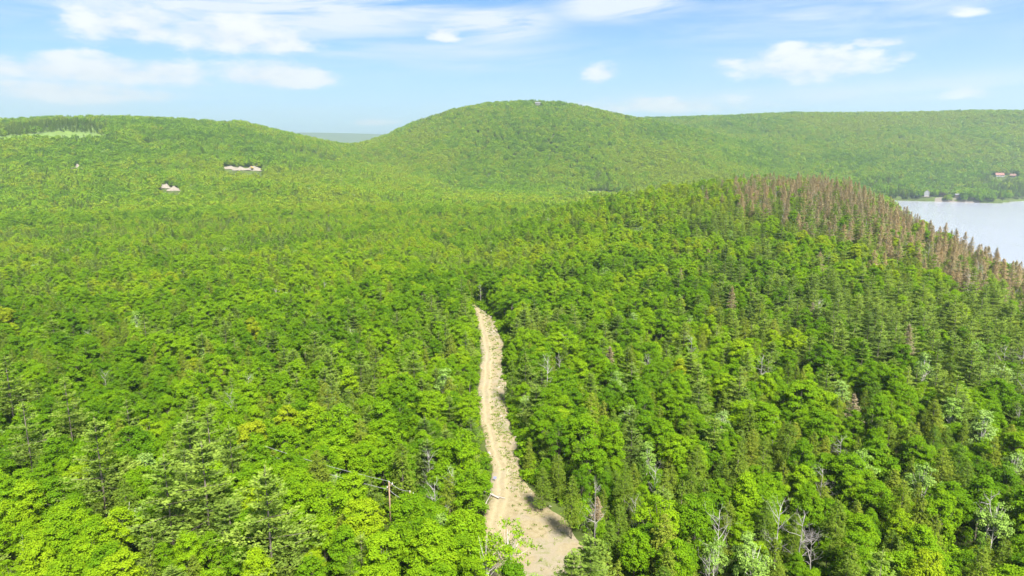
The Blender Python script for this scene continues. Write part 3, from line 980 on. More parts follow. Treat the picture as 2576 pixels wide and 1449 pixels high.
rows = []
for bi, (r0, r1, cell) in enumerate([(55, 340, 4.25), (340, 760, 5.0), (760, 1450, 6.4), (1450, 2750, 7.8)]):
    x, y, r = scatter(r0, r1, cell, 900 + bi)
    z = terrain(x, y)
    px, py = proj(x, y, z + 10)
    ok = visible(x, y, z + 24) & (z > 0.5) & (px > -110) & (px < 1134) & (py < 700)
    # lake shore and marsh stay open
    ok &= ~((((x - mc[0]) / 66) ** 2 + ((y - mc[1] + 12) / 52) ** 2) < 1)
    gap = track_gap(x, y)
    g = np.random.default_rng(950 + bi)
    ok &= (r > 400) | (gap > 1.8 + 1.0 * g.random(len(x)))
    for s, wd, fr, bk in OPEN:
        dd = math.hypot(s[0], s[1])
        ux, uy = s[0] / dd, s[1] / dd
        al, ac = (x - s[0]) * ux + (y - s[1]) * uy, -(x - s[0]) * uy + (y - s[1]) * ux
        ok &= ~((np.abs(ac) < wd) & (al > -fr) & (al < bk))
    if r0 < 340:
        dmin = np.min(np.hypot(x[:, None] - named_xy[:, 0], y[:, None] - named_xy[:, 1]) - named_xy[:, 2], 1)
        ok &= dmin > 0
    rows.append(np.stack([x, y, r, z, px, py, gap], 1)[ok])


KINDS = ['broad', 'pine', 'hemlock', 'aspen', 'brown', 'bare']
FOREST = []      # kind, variant, x, y, z, scale, rotation, tint
for bi, rw in enumerate(rows):
    g = np.random.default_rng(970 + bi)
    x, y, r, z, px, py, gap = rw.T
    n = len(x)
    pat = fbm(x, y, 60 if bi < 2 else 140, 81, 3)
    pat2 = fbm(x, y, 45 if bi < 2 else 110, 91, 3)
    P = np.zeros((n, 6))
    P[:] = (0.68, 0.13, 0.17, 0.012, 0.0, 0.008)
    if bi < 2:
        hill = (px > 560) & (py > 175)
        up_h = hill & inside(px, py, [(640, 170), (1100, 170), (1100, 400), (900, 375), (720, 330), (650, 260), (620, 200)])
        P[up_h] = (0.50, 0.35, 0.12, 0.008, 0.015, 0.007)
        P[inside(px, py, [(500, 190), (660, 170), (690, 235), (640, 330), (540, 300), (500, 240)])] = (0.78, 0.12, 0.09, 0.01, 0, 0)
        low_r = (px > 520) & (py > 385)
        P[low_r] = (0.55, 0.05, 0.355, 0.03, 0.003, 0.012)
        P[inside(px, py, [(735, 165), (860, 165), (930, 195), (1060, 270), (1060, 325), (960, 285), (880, 245), (800, 228), (735, 210)])] = (0.10, 0.24, 0.05, 0.0, 0.54, 0.07)
        P[(px < 520) & (py > 480)] = (0.84, 0.03, 0.11, 0.015, 0, 0.005)
        P[(px < 480) & (py > 395) & (py <= 480)] = (0.66, 0.11, 0.20, 0.015, 0, 0.01)
        P[(px < 560) & (py < 270)] = (0.64, 0.25, 0.10, 0.005, 0, 0.005)
    elif bi == 2:
        P[:] = (0.76, 0.15, 0.07, 0.02, 0, 0)
        P[(px > 540) & (py > 184)] = (0.62, 0.22, 0.08, 0.08, 0, 0)
        P[(px > 860)] = (0.25, 0.6, 0.15, 0, 0, 0)
    else:
        P[:] = (0.93, 0.035, 0.025, 0.01, 0, 0)
        foot = sst(py, 165, 195)[:, None]
        P = P * (1 - foot) + np.array([0.66, 0.20, 0.11, 0.03, 0, 0]) * foot
        sad = (np.exp(-((px - 340) / 60) ** 2) * sst(py, 138, 150))[:, None]
        P = P * (1 - 0.6 * sad) + np.array([0.4, 0.4, 0.2, 0, 0, 0]) * 0.6 * sad
        P[(px > 860) & (py > 176)] = (0.30, 0.52, 0.16, 0.02, 0, 0)
        P[inside(px, py, [(-60, 126), (0, 124), (70, 118), (110, 122), (100, 130), (60, 127), (0, 132), (-60, 139)])] = (0.25, 0.45, 0.3, 0, 0, 0)
        P[inside(px, py, [(240, 116), (300, 126), (350, 137), (350, 145), (280, 131)])] = (0.3, 0.35, 0.35, 0, 0, 0)
    # conifers stand in groups
    k = np.clip((pat - 0.5) * 7, -1.6, 1.6)
    k2 = np.clip((pat2 - 0.5) * 6, -1.4, 1.4)
    k = k * (1.0 if bi < 3 else 1.5)
    P[:, 1] *= np.exp(k)
    P[:, 2] *= np.exp(k2)
    P /= P.sum(1, keepdims=True)
    ki = (P.cumsum(1) < g.random(n)[:, None]).sum(1).clip(0, 5)
    tn_pat = fbm(x, y, 34 if bi < 2 else 90, 121, 2)
    big = fbm(x, y, 330, 131, 2)
    young = inside(px, py, PASTURE) if bi == 3 else np.zeros(n, bool)
    shore = (px > 880) & (r > 1300) & (r < 1650)
    for i in range(n):
        kind = KINDS[ki[i]]
        sc = 0.52 + 0.48 * g.random()
        tint = float(np.clip(0.46 + (tn_pat[i] - 0.5) * 0.8 + g.normal() * 0.2, 0, 0.93))
        if bi >= 2 and kind == 'broad':
            sc *= 1.42
        if bi == 0 and kind == 'broad':
            tint = max(0.0, tint - 0.10)
        if bi == 1:
            tint = min(0.92, tint + 0.14)
        if bi >= 2:
            tint = float(np.clip(tint + 0.24 + (big[i] - 0.5) * 0.7, 0, 0.92))
        if kind == 'broad' and g.random() < 0.008:
            tint = 0.95
        if kind in ('pine', 'brown'):
            sc = 0.48 + 0.40 * g.random()
            if bi < 2 and px[i] > 600 and py[i] < 400:
                sc = 0.62 + 0.36 * g.random()
                if g.random() < 0.2:
                    continue
        if kind == 'hemlock':
            sc = 0.52 + 0.46 * g.random()
        if gap[i] < 5 and r[i] < 340:
            sc *= 0.55 + 0.09 * gap[i]
        if young[i]:
            continue
            kind, sc, tint = 'broad', 0.22 + 0.15 * g.random(), 0.15 * g.random()
        if shore[i] and kind == 'pine':
            sc *= 1.1
            tint *= 0.5
        if r[i] < 430:
            vi = int(g.integers(0, len(PROTO[kind])))
            T.append((kind, vi, x[i], y[i], sc, g.random() * 6.28, tint))
        else:
            fk = kind
            if r[i] > 900 and ('far_' + kind) in FORM:
                fk = 'far_' + kind
            FOREST.append((fk, int(g.integers(0, len(FORM[fk]))), x[i], y[i], z[i], sc, g.random() * 6.28, tint))

# low growth between the trees and along the track
g = np.random.default_rng(990)
x, y, r = scatter(55, 330, 3.9, 991)
x, y = x + 1.9, y + 1.3
z = terrain(x, y)
gp = track_gap(x, y)
px, py = proj(x, y, z)
ok = (gp > 0.8) & (px > -60) & (px < 1084) & (py < 640) & (z > 1)
for i in np.nonzero(ok)[0]:
    FOREST.append(('bush', int(g.integers(0, 2)), x[i], y[i], z[i], 0.6 + 0.7 * g.random(), g.random() * 6.28, float(np.clip(0.35 + g.normal() * 0.2, 0, 0.9))))
# verge shrubs
for i in range(420):
    j = int(g.integers(4, nt - 40))
    s = g.random() < 0.35
    xx = (lx[j] - 0.5 - 1.8 * g.random()) if s else (rx[j] - 0.1 + 3.5 * g.random())
    FOREST.append(('bush', int(g.integers(0, 2)), xx, yy[j], float(terrain(xx, yy[j])), 0.25 + 0.45 * g.random(), g.random() * 6.28, float(np.clip(0.4 + g.normal() * 0.2, 0, 0.9))))

# ------------------------------------------------------------------ trees: the ones that show largest are objects of their own
NAMES = {'broad': 'broadleaf_tree', 'airy': 'broadleaf_tree', 'aspen': 'silvery_aspen_tree', 'pine': 'pine_tree', 'hemlock': 'hemlock_tree', 'brown': 'withered_pine_tree', 'bare': 'bare_tree'}
GROUPS = {'broadleaf_tree': 'broadleaf trees of the near forest', 'silvery_aspen_tree': 'silvery aspens in the near forest', 'pine_tree': 'green pines of the near forest', 'hemlock_tree': 'hemlocks of the near forest',
          'withered_pine_tree': 'withered brown pines near the hill crest', 'bare_tree': 'leafless dead trees in the forest'}
rows2 = []
for (kind, vi, x, y, sc, rz, tint) in T:
    tr, cr, H, W = PROTO[kind][vi]
    z = float(terrain(x, y))
    cx, cyy = proj(x, y, z + H * sc * 0.62)
    r = math.sqrt(x * x + y * y + (CAM_Z - z) ** 2)
    rows2.append((kind, vi, x, y, z, sc, rz, tint, float(cx), float(cyy), H * sc * W * sc / r ** 2 if (-12 < cx < 1036 and cyy < 590) else 0.0))
LIMIT = {'broadleaf_tree': 300, 'pine_tree': 300, 'hemlock_tree': 300, 'silvery_aspen_tree': 60, 'withered_pine_tree': 200, 'bare_tree': 45}
order = sorted(range(len(rows2)), key=lambda i: -rows2[i][10])
taken, used_labels, n_ind = {}, set(), 0
named_ids = set(range(len(named_xy)))
order = [i for i in order if i in named_ids] + [i for i in order if i not in named_ids]


def words_for(name, tint, h):
    size = 'tall' if h > {'broadleaf_tree': 12, 'pine_tree': 15.5, 'hemlock_tree': 11.5}.get(name, 99) else 'small' if h < {'broadleaf_tree': 8, 'pine_tree': 12, 'hemlock_tree': 8}.get(name, 0) else ''
    if name == 'broadleaf_tree':
        c = 'orange-tinged olive' if tint > .94 else 'yellow-green' if tint > .66 else 'bright green' if tint > .4 else 'deep green'
        return (size + ' ' + c + ' broadleaf tree').strip()
    if name == 'pine_tree':
        return (size + ' ' + ('grey-green' if tint < .5 else 'fresh green') + ' layered pine').strip()
    if name == 'hemlock_tree':
        return (size + ' ' + ('dark green' if tint < .4 else 'olive') + ' feathery hemlock').strip()
    return {'silvery_aspen_tree': 'pale silvery leaved tree', 'withered_pine_tree': 'withered brown pine', 'bare_tree': 'leafless grey dead tree'}[name]


def number(n):
    n = min(max(int(n), 0), 100)
    ones = 'zero one two three four five six seven eight nine ten eleven twelve thirteen fourteen fifteen sixteen seventeen eighteen nineteen'.split()
    tens = 'x x twenty thirty forty fifty sixty seventy eighty ninety hundred'.split()
    return ones[n] if n < 20 else tens[n // 10] + ('-' + ones[n % 10] if n % 10 else '')


for i in order:
    kind, vi, x, y, z, sc, rz, tint, cx, cyy, area = rows2[i]
    name = NAMES[kind]
    tr, cr, H, W = PROTO[kind][vi]
    if area <= 0 or taken.get(name, 0) >= LIMIT[name]:
        fk = 'broad' if kind == 'airy' else kind
        FOREST.append((fk, vi if kind != 'airy' else 0, x, y, z, sc, rz, tint))
        continue
    near = float(track_gap(x, y))
    side = 'left' if x < float(np.interp(y, yy[::-1], (lx + rx)[::-1] / 2)) else 'right'
    where = ('on ' + side + ' track verge') if near < 4.5 and y < yy[0] else (side + ' of track') if y < yy[0] + 10 else 'beyond the track' if cx < 600 else 'on lakeside hill'
    ax, ay = min(max(cx / 10.24, 0), 100), min(max(cyy / 5.76, 0), 100)
    lab = ''
    for da, db in ((0, 0), (1, 0), (0, 1), (-1, 0), (0, -1), (1, 1), (-1, -1), (1, -1), (-1, 1), (2, 0), (-2, 0), (0, 2), (0, -2), (2, 1), (-2, -1), (3, 0), (-3, 0), (0, 3), (2, 2), (-2, 2)):
        lab = '%s %s, %s percent across, %s percent down the photo' % (words_for(name, tint, H * sc), where, number(round(ax) + da), number(round(ay) + db))
        if len(lab.split()) > 16:
            lab = lab.replace('tall ', '').replace('small ', '')
        if lab not in used_labels:
            break
    used_labels.add(lab)
    taken[name] = taken.get(name, 0) + 1
    root = link(name, None, None, (x, y, z - 0.15), rz, label=lab, category='tree', group=GROUPS[name])
    wv = 0.86 + 0.3 * random.random()
    root.scale = (sc * wv, sc * wv * (0.9 + 0.2 * random.random()), sc)
    root.empty_display_size = 0.5
    link('trunk', tr, root)
    if cr is not None:
        link('crown', cr, root, tint=float(tint))

# ------------------------------------------------------------------ the rest of the forest: one mass
fp = bpy.data.meshes.new('forest')
fa = np.array([(q[2], q[3], q[4] - 0.15) for q in FOREST], np.float32)
fp.vertices.add(len(fa))
fp.vertices.foreach_set('co', fa.ravel())
for nm, ty, vals in (('form', 'INT', [FORM[q[0]][q[1] % len(FORM[q[0]])] for q in FOREST]), ('size', 'FLOAT', [q[5] for q in FOREST]), ('turn', 'FLOAT', [q[6] for q in FOREST]), ('tint', 'FLOAT', [q[7] for q in FOREST])):
    at = fp.attributes.new(nm, ty, 'POINT')
    at.data.foreach_set('value', np.array(vals, np.int32 if ty == 'INT' else np.float32))
fo = link('forest', fp, kind='stuff', label='dense green mixed forest covering the valley floor and the hills', category='forest')
ng = bpy.data.node_groups.new('forest_spread', 'GeometryNodeTree')
ng.interface.new_socket('Geometry', in_out='INPUT', socket_type='NodeSocketGeometry')
ng.interface.new_socket('Geometry', in_out='OUTPUT', socket_type='NodeSocketGeometry')
N = ng.nodes
gi, go = N.new('NodeGroupInput'), N.new('NodeGroupOutput')
ci = N.new('GeometryNodeCollectionInfo')
ci.inputs['Collection'].default_value = forms
ci.inputs['Separate Children'].default_value = True
ci.inputs['Reset Children'].default_value = True
ip = N.new('GeometryNodeInstanceOnPoints')
ip.inputs['Pick Instance'].default_value = True


def attr(nm, ty):
    q = N.new('GeometryNodeInputNamedAttribute')
    q.data_type = ty
    q.inputs['Name'].default_value = nm
    return q.outputs['Attribute']


cv = N.new('ShaderNodeCombineXYZ')
ng.links.new(attr('turn', 'FLOAT'), cv.inputs[2])
er = N.new('FunctionNodeEulerToRotation')
ng.links.new(cv.outputs[0], er.inputs[0])
ng.links.new(gi.outputs[0], ip.inputs['Points'])
ng.links.new(ci.outputs[0], ip.inputs['Instance'])
ng.links.new(attr('form', 'INT'), ip.inputs['Instance Index'])
ng.links.new(er.outputs[0], ip.inputs['Rotation'])
ng.links.new(attr('size', 'FLOAT'), ip.inputs['Scale'])
ng.links.new(ip.outputs[0], go.inputs[0])
md = fo.modifiers.new('spread', 'NODES')
md.node_group = ng
print('TREES', taken, 'forest', len(FOREST), 'forms', nform)

# ------------------------------------------------------------------ sand heaps and digger on the left slope
SAND = plain('pale_sand', (0.165, 0.14, 0.11), 1.0, 0.35, 0.4)


def face_cam(p):
    """turn that makes local -y look at the viewer's side of the valley"""
    return -math.atan2(p[0], p[1])


def heap(p, wdt, dep, h, seed, lab):
    n, m = 26, 14
    v, f = [], []
    g = np.random.default_rng(seed)
    for j in range(m):
        for i in range(n):
            u, q = i / (n - 1) * 2 - 1, j / (m - 1) * 2 - 1
            x, y = u * wdt / 2, q * dep / 2
            prof = max(0.0, 1 - abs(u) ** 1.7) * max(0.0, 1 - abs(q) ** 1.6)
            z = h * prof * (0.15 + 1.25 * float(fbm(x + seed * 31, y, wdt / 4, seed, 2))) + 0.8 * (float(vnoise(x, y + seed, 2.2, seed + 1)) - 0.5)
            v.append((x, y, z - (1.2 if prof <= 0.001 else 0.0)))
    f = [(j * n + i, j * n + i + 1, (j + 1) * n + i + 1, (j + 1) * n + i) for j in range(m - 1) for i in range(n - 1)]
    link('sand_heap', new_mesh('sand_heap', v, f, [SAND], True), None, (p[0], p[1], p[2] - 0.3), face_cam(p), label=lab, category='sand heap', group='pale sand heaps on the left hillside')


heap(HEAPS[0], 34, 16, 6.5, 1, 'pale sand heap at the uphill end of the long hillside sand pit')
heap(HEAPS[1], 30, 14, 5.5, 2, 'middle pale sand heap of the three in the hillside pit')
heap(HEAPS[2], 36, 15, 6.5, 3, 'pale sand heap beneath the small yellow digger on the hillside')
heap(HEAPS[3], 19, 14, 7.0, 4, 'steep pale sand bank at the end of the dark spur, lower hillside')
heap(HEAPS[4], 22, 12, 5.0, 5, 'low rounded pale sand heap beside the steep bank below the spur')
heap(HEAPS[5], 18, 13, 6.5, 6, 'lone pinkish sand bank near the far left of the hillside')

YEL, BLK, GLS = plain('yellow_paint', (0.42, 0.27, 0.02), 0.5), plain('black_rubber', (0.03, 0.03, 0.03), 0.8), plain('dark_glass', (0.03, 0.04, 0.05), 0.15)
dg = link('excavator', None, None, (DIGGER[0], DIGGER[1], DIGGER[2] + 3.5), face_cam(DIGGER) + 0.7, label='small yellow excavator standing on the pale sand heaps of the hillside pit', category='excavator')
for sx in (-1.1, 1.1):
    b = MB().box((sx, 0, 0.45), (0.6, 3.6, 0.8))
    b.box((sx, 1.75, 0.5), (0.58, 0.5, 0.5)).box((sx, -1.75, 0.5), (0.58, 0.5, 0.5))
    link('crawler_track', b.mesh('crawler_track', BLK), dg)
hs = link('house', MB().box((0, -0.2, 1.45), (2.5, 3.0, 1.1)).box((0.5, -1.4, 1.7), (1.5, 0.9, 1.5)).mesh('house', YEL), dg)
hs.name = 'body'
cb = link('cab', MB().box((-0.75, 0.7, 2.2), (1.0, 1.4, 1.7)).mesh('cab', YEL), dg)
link('pane', MB().box((-0.75, 1.42, 2.4), (0.8, 0.05, 1.0)).mesh('pane', GLS), cb)
bo = link('boom', MB().tube([(0.4, 1.2, 1.9), (0.4, 3.0, 4.6), (0.4, 5.0, 4.2)], [0.3, 0.32, 0.22], 5).mesh('boom', YEL), dg)
link('stick', MB().tube([(0.4, 5.0, 4.3), (0.4, 5.9, 1.6)], [0.22, 0.16], 5).mesh('stick', YEL), dg)
link('bucket', MB().box((0.4, 5.8, 1.1), (0.9, 0.9, 0.9)).mesh('bucket', BLK), dg)

# ------------------------------------------------------------------ houses
WHT, CRM, BRN = plain('white_boards', (0.30, 0.295, 0.285), 0.7, 0.06, 1), plain('beige_boards', (0.10, 0.09, 0.08), 0.8, 0.1, 1), plain('brown_boards', (0.16, 0.11, 0.08), 0.8, 0.15, 1)
ROOFG, ROOFR, ROOFT = plain('grey_shingle', (0.10, 0.10, 0.105), 0.8, 0.1, 2), plain('red_roofing', (0.17, 0.075, 0.055), 0.7, 0.15, 1), plain('terracotta_roofing', (0.16, 0.09, 0.065), 0.7, 0.15, 1)
WOOD = plain('weathered_boards', (0.24, 0.20, 0.16), 0.9, 0.2, 1.5)


def house(name, p, rz, sx, sy, h, rh, wall, roof, rows, cols, lab, gable_front=False, deck=False, chimney=True):
    """front is local -y; storeys = rows of windows"""
    r = link(name, None, None, (p[0], p[1], p[2] - 0.3), rz, label=lab, category='house')
    b = MB().box((0, 0, h / 2), (sx, sy, h))
    if gable_front:
        for e in (-1, 1):
            b.add([(-sx / 2, e * sy / 2, h), (sx / 2, e * sy / 2, h), (0, e * sy / 2, h + rh * 0.93)], [(0, 1, 2) if e < 0 else (2, 1, 0)])
    else:
        for e in (-1, 1):
            b.add([(e * sx / 2, -sy / 2, h), (e * sx / 2, sy / 2, h), (e * sx / 2, 0, h + rh * 0.93)], [(0, 1, 2) if e > 0 else (2, 1, 0)])
    link('wall', b.mesh('wall', wall), r)
    b = MB()
    th = 0.25
    if gable_front:
        for e in (-1, 1):
            x1 = e * (sx / 2 + 0.5)
            z1 = h - rh * 0.5 / (sx / 2)
            y0, y1 = -sy / 2 - 0.5, sy / 2 + 0.5
            b.add([(0, y0, h + rh), (0, y1, h + rh), (x1, y1, z1), (x1, y0, z1), (0, y0, h + rh + th), (0, y1, h + rh + th), (x1, y1, z1 + th), (x1, y0, z1 + th)],
                  [(0, 1, 2, 3), (7, 6, 5, 4), (0, 3, 7, 4), (1, 5, 6, 2), (3, 2, 6, 7), (0, 4, 5, 1)])
    else:
        for e in (-1, 1):
            y1 = e * (sy / 2 + 0.5)
            z1 = h - rh * 0.5 / (sy / 2)
            x0, x1 = -sx / 2 - 0.5, sx / 2 + 0.5
            b.add([(x0, 0, h + rh), (x1, 0, h + rh), (x1, y1, z1), (x0, y1, z1), (x0, 0, h + rh + th), (x1, 0, h + rh + th), (x1, y1, z1 + th), (x0, y1, z1 + th)],
                  [(0, 1, 2, 3), (7, 6, 5, 4), (0, 3, 7, 4), (1, 5, 6, 2), (3, 2, 6, 7), (0, 4, 5, 1)])
    ro = link('roof', b.mesh('roof', roof), r)
    if chimney:
        link('chimney', MB().box((sx * 0.2, sy * 0.15, h + rh * 0.9), (0.8, 0.8, 1.8)).mesh('chimney', plain('brick', (0.3, 0.16, 0.12))), ro)
    st = h / rows
    for k in range(rows):
        for c in range(cols):
            x = (c + 0.5) / cols * sx * 0.9 - sx * 0.45
            if k == 0 and c == cols // 2:
                link('door', MB().box((x, -sy / 2 - 0.04, 1.15), (1.0, 0.08, 2.1)).mesh('door', BRN), r)
                continue
            wn = link('window', MB().box((x, -sy / 2 - 0.03, k * st + st * 0.55), (1.1, 0.06, 1.35)).mesh('window', GLS), r)
            link('frame', MB().box((x, -sy / 2 - 0.02, k * st + st * 0.55 + 0.74), (1.3, 0.1, 0.12)).box((x, -sy / 2 - 0.02, k * st + st * 0.55 - 0.74), (1.3, 0.1, 0.12)).box((x - 0.6, -sy / 2 - 0.02, k * st + st * 0.55), (0.12, 0.1, 1.36)).box((x + 0.6, -sy / 2 - 0.02, k * st + st * 0.55), (0.12, 0.1, 1.36)).mesh('frame', WHT), wn)
    if deck:
        d = MB().box((0, -sy / 2 - 2.2, 0.5), (sx + 6, 4.0, 0.3))
        for e in (-1, 0, 1):
            d.box((e * (sx / 2 + 2.5), -sy / 2 - 4.0, 0.1), (0.3, 0.3, 1.0))
        link('deck', d.mesh('deck', WOOD), r)
    return r


house('lakeside_house', WHITE_H, face_cam(WHITE_H), 7.5, 8.0, 8.6, 3.6, WHT, ROOFG, 3, 3, 'tall white gabled house with a deck on the far lake shore', True, True)
house('cottage', BROWN_H, face_cam(BROWN_H), 8.5, 6.0, 5.2, 2.2, BRN, ROOFG, 2, 3, 'small brown cottage under pines behind the pale lakeside beach')
house('farmhouse', RED1, face_cam(RED1) + 0.25, 15, 11, 3.4, 4.2, WHT, ROOFR, 1, 5, 'larger of two red-roofed houses above the cove of the lake')
house('farmhouse', RED2, face_cam(RED2) - 0.1, 10, 8, 3.2, 3.4, CRM, ROOFT, 1, 4, 'smaller terracotta-roofed house above the cove of the lake')
house('hilltop_house', TOP_H, face_cam(TOP_H), 14, 9, 6.5, 3.2, CRM, ROOFG, 2, 5, 'lone beige house on the summit of the rounded hill')

# ------------------------------------------------------------------ lake shore
ap = AZ(np.linspace(924, 968, 30))
fr = np.interp(ap, *FARS)
bv, bf = [], []
for i, (a, r) in enumerate(zip(np.radians(ap), fr)):
    wv = 2.2 + 3.2 * float(vnoise(i, 0, 4, 7))
    for q, dz in ((-3.0, -0.25), (-3.0 + wv * 0.6, 0.35), (wv, 1.6)):
        x, y = (r + q) * math.sin(a), (r + q) * math.cos(a)
        bv.append((x, y, max(float(terrain(x, y)), -0.4) + 0.3 if dz > 0 else -0.3))
for i in range(29):
    for k in range(2):
        bf.append((i * 3 + k, (i + 1) * 3 + k, (i + 1) * 3 + k + 1, i * 3 + k + 1))
link('beach', new_mesh('beach', bv, bf, [plain('beach_sand', (0.125, 0.107, 0.083), 1, 0.1, 0.5)], True), kind='structure', label='narrow pale sand beach on the far lake shore')


def dock(px, py, ln, lab):
    p = on_lake(px, py)
    b = MB().box((0, 0, 0.55), (1.8, ln, 0.16))
    r = link('dock', None, None, p, face_cam(p), label=lab, category='dock', group='wooden docks on the far shore')
    for k in range(int(ln / 0.9)):
        link('plank', PLANK, r, (0, -ln / 2 + 0.45 + k * 0.9, 0.62))
    for sx in (-0.8, 0.8):
        link('beam', MB().box((sx, 0, 0.45), (0.15, ln, 0.18)).mesh('beam', WOOD), r)
        for q in (-0.4, 0, 0.4):
            link('post', MB().box((sx, q * ln, -0.3), (0.2, 0.2, 1.9)).mesh('post', WOOD), r)


PLANK = MB().box((0, 0, 0), (2.0, 0.82, 0.1)).mesh('plank', plain('dock_boards', (0.40, 0.36, 0.31), 0.9, 0.15, 1))
dock(922.0, 193.9, 9, 'wooden dock just right of the tall white lakeside house')
dock(890.5, 195.2, 8, 'wooden dock nearest the brown pines, far end of the shore')
dock(907.0, 194.6, 7, 'short wooden dock left of the tall white lakeside house')


def boat(px, py, rz, ln, hullm, lab, canopy=False):
    p = on_lake(px, py)
    r = link('motorboat', None, None, p, rz, label=lab, category='boat', group='small boats along the far shore')
    n = 9
    v, f = [], []
    for i in range(n):
        t = i / (n - 1)
        wdt = 1.05 * (1 - max(0, (t - 0.45) / 0.55) ** 2.2) + 0.02
        x = (t - 0.5) * ln
        sh = 0.75 + 0.25 * t * t
        v += [(x, -wdt, sh), (x, -wdt * 0.75, -0.15), (x, wdt * 0.75, -0.15), (x, wdt, sh), (x, wdt * 0.8, sh - 0.05), (x, -wdt * 0.8, sh - 0.05)]
    for i in range(n - 1):
        for k in range(5):
            f.append((i * 6 + k, i * 6 + k + 1, (i + 1) * 6 + k + 1, (i + 1) * 6 + k))
    f += [(0, 1, 2, 3, 4, 5)]
    link('hull', new_mesh('hull', v, f, [hullm]), r)
    link('deck', MB().box((0.1 * ln, 0, 0.72), (0.5 * ln, 1.3, 0.08)).mesh('deck', CRM), r)
    link('windscreen', MB().box((0.08 * ln, 0, 1.05), (0.08, 1.4, 0.5)).mesh('windscreen', GLS), r)
    link('outboard_motor', MB().box((-0.53 * ln, 0, 0.7), (0.4, 0.4, 0.9)).mesh('outboard_motor', BLK), r)
    if canopy:
        cn = link('sunshade', MB().box((-0.1 * ln, 0, 2.3), (0.5 * ln, 1.9, 0.1)).mesh('sunshade', WHT), r)
        for sx in (-0.32, 0.12):
            for sy in (-0.85, 0.85):
                link('pole', MB().box((sx * ln, sy, 1.5), (0.06, 0.06, 1.6)).mesh('pole', WHT), cn)


boat(955.8, 194.9, 0.5, 6.5, WHT, 'white motorboat floating out on the water in front of the beach')
boat(924.6, 194.3, 1.2, 6.0, WHT, 'white canopied boat moored at the dock beside the white house', True)
boat(893.5, 195.9, 0.2, 6.5, WHT, 'white boat moored at the dock nearest the brown pines')
boat(949.0, 194.0, -0.3, 5.0, plain('pale_blue_paint', (0.35, 0.5, 0.55), 0.4), 'pale blue boat pulled up at the beach before the brown cottage')

g = np.random.default_rng(77)
q, tn, L = broad_quads(g, 8.5, 9.5, lobes=18, clumps=6, leaves=8, leaf=0.7, low=.1)
pr = link('plum_tree', None, None, PLUM_T, label='dark purple leaved tree on the far shore beside the beach', category='tree')
link('trunk', broad_trunk(g, 8.5, 9.5, L, .15, BARK).mesh('trunk', BARK), pr)
link('crown', crown_mesh('crown', q, PLUM, g, tn), pr, tint=0.5)

# ------------------------------------------------------------------ power line
POLEW = plain('pole_wood', (0.22, 0.15, 0.09), 0.9, 0.2, 3)
PORC = plain('porcelain', (0.6, 0.6, 0.58), 0.3, 0.05)


def pole(p, rz, h, lab):
    r = link('utility_pole', None, None, (p[0], p[1], p[2] - 0.4), rz, label=lab, category='utility pole', group='wooden utility poles')
    link('post', MB().tube([(0, 0, -0.6), (0, 0, h * 0.5), (0, 0, h + 0.4)], [0.17, 0.15, 0.12], 8).mesh('post', POLEW, True), r)
    ca = link('crossarm', MB().box((0, 0.16, h - 0.35), (1.8, 0.1, 0.13)).mesh('crossarm', POLEW), r)
    for x in (-0.8, 0.8):
        link('insulator', MB().tube([(x, 0.16, h - 0.29), (x, 0.16, h - 0.05)], [0.07, 0.05], 6).mesh('insulator', PORC), ca)
    link('insulator', MB().tube([(0, 0, h + 0.4), (0, 0, h + 0.62)], [0.07, 0.05], 6).mesh('insulator', PORC), r)
    return np.array([p[0], p[1], p[2] - 0.4 + h + 0.55])


pl = POLE + np.array([-34.0, 17.0, 0])
pl[2] = float(terrain(pl[0], pl[1]))
pn = hit(410, 492, 9.5)
pn[2] = float(terrain(pn[0], pn[1]))
rzp = math.atan2(17, -34) + math.pi / 2
tops = [pole(pl, rzp, 10.5, 'wooden utility pole half hidden in trees, farther left along the wires'), pole(POLE, rzp, 9.5, 'wooden utility pole standing in the dark gap left of the track'), pole(pn, rzp, 9.5, 'wooden utility pole buried in the crowns nearest the track')]
WIRE = plain('wire', (0.30, 0.30, 0.30), 0.5)
for k, (dz, lab) in enumerate(((0.0, 'upper overhead wire strung between the wooden utility poles'), (-1.7, 'lower overhead wire strung between the wooden utility poles'))):
    pts = []
    for a, b in zip(tops[:-1], tops[1:]):
        for t in np.linspace(0, 1, 12)[:-1]:
            pts.append(a + (b - a) * t + np.array([0, 0, dz - 1.0 * 4 * t * (1 - t) * 0.6]))
    pts.append(tops[-1] + np.array([0, 0, dz]))
    link('overhead_wire', MB().tube(pts, [0.028] * len(pts), 5).mesh('overhead_wire', WIRE), label=lab, category='wire', group='overhead wires')

# ------------------------------------------------------------------ stones, logs and weeds along the track
STONE = plain('granite', (0.25, 0.225, 0.185), 0.95, 0.3, 3.0)


def stone_mesh(seed):
    g = np.random.default_rng(seed)
    v = []
    for j, (zz, rr) in enumerate([(-0.35, 0.65), (0.0, 1.0), (0.38, 0.85), (0.62, 0.4)]):
        for k in range(7):
            a = 6.283 * (k + 0.3 * g.random()) / 7
            r_ = rr * (0.78 + 0.4 * g.random())
            v.append((math.cos(a) * r_, math.sin(a) * r_ * 0.8, zz + 0.14 * g.normal()))
    f = [(j * 7 + k, j * 7 + (k + 1) % 7, (j + 1) * 7 + (k + 1) % 7, (j + 1) * 7 + k) for j in range(3) for k in range(7)] + [tuple(range(21, 28)), tuple(range(6, -1, -1))]
    return v, f


STM = [new_mesh('boulder', *stone_mesh(s), [STONE]) for s in range(5)]
g = np.random.default_rng(123)


def track_z(x, y):
    i = int(np.argmin(np.abs(yy - y)))
    u = (x - lx[i]) / (rx[i] - lx[i])
    return float(np.interp(u, uu, TZ[i])) if 0 <= u <= 1 else float(terrain(x, y))


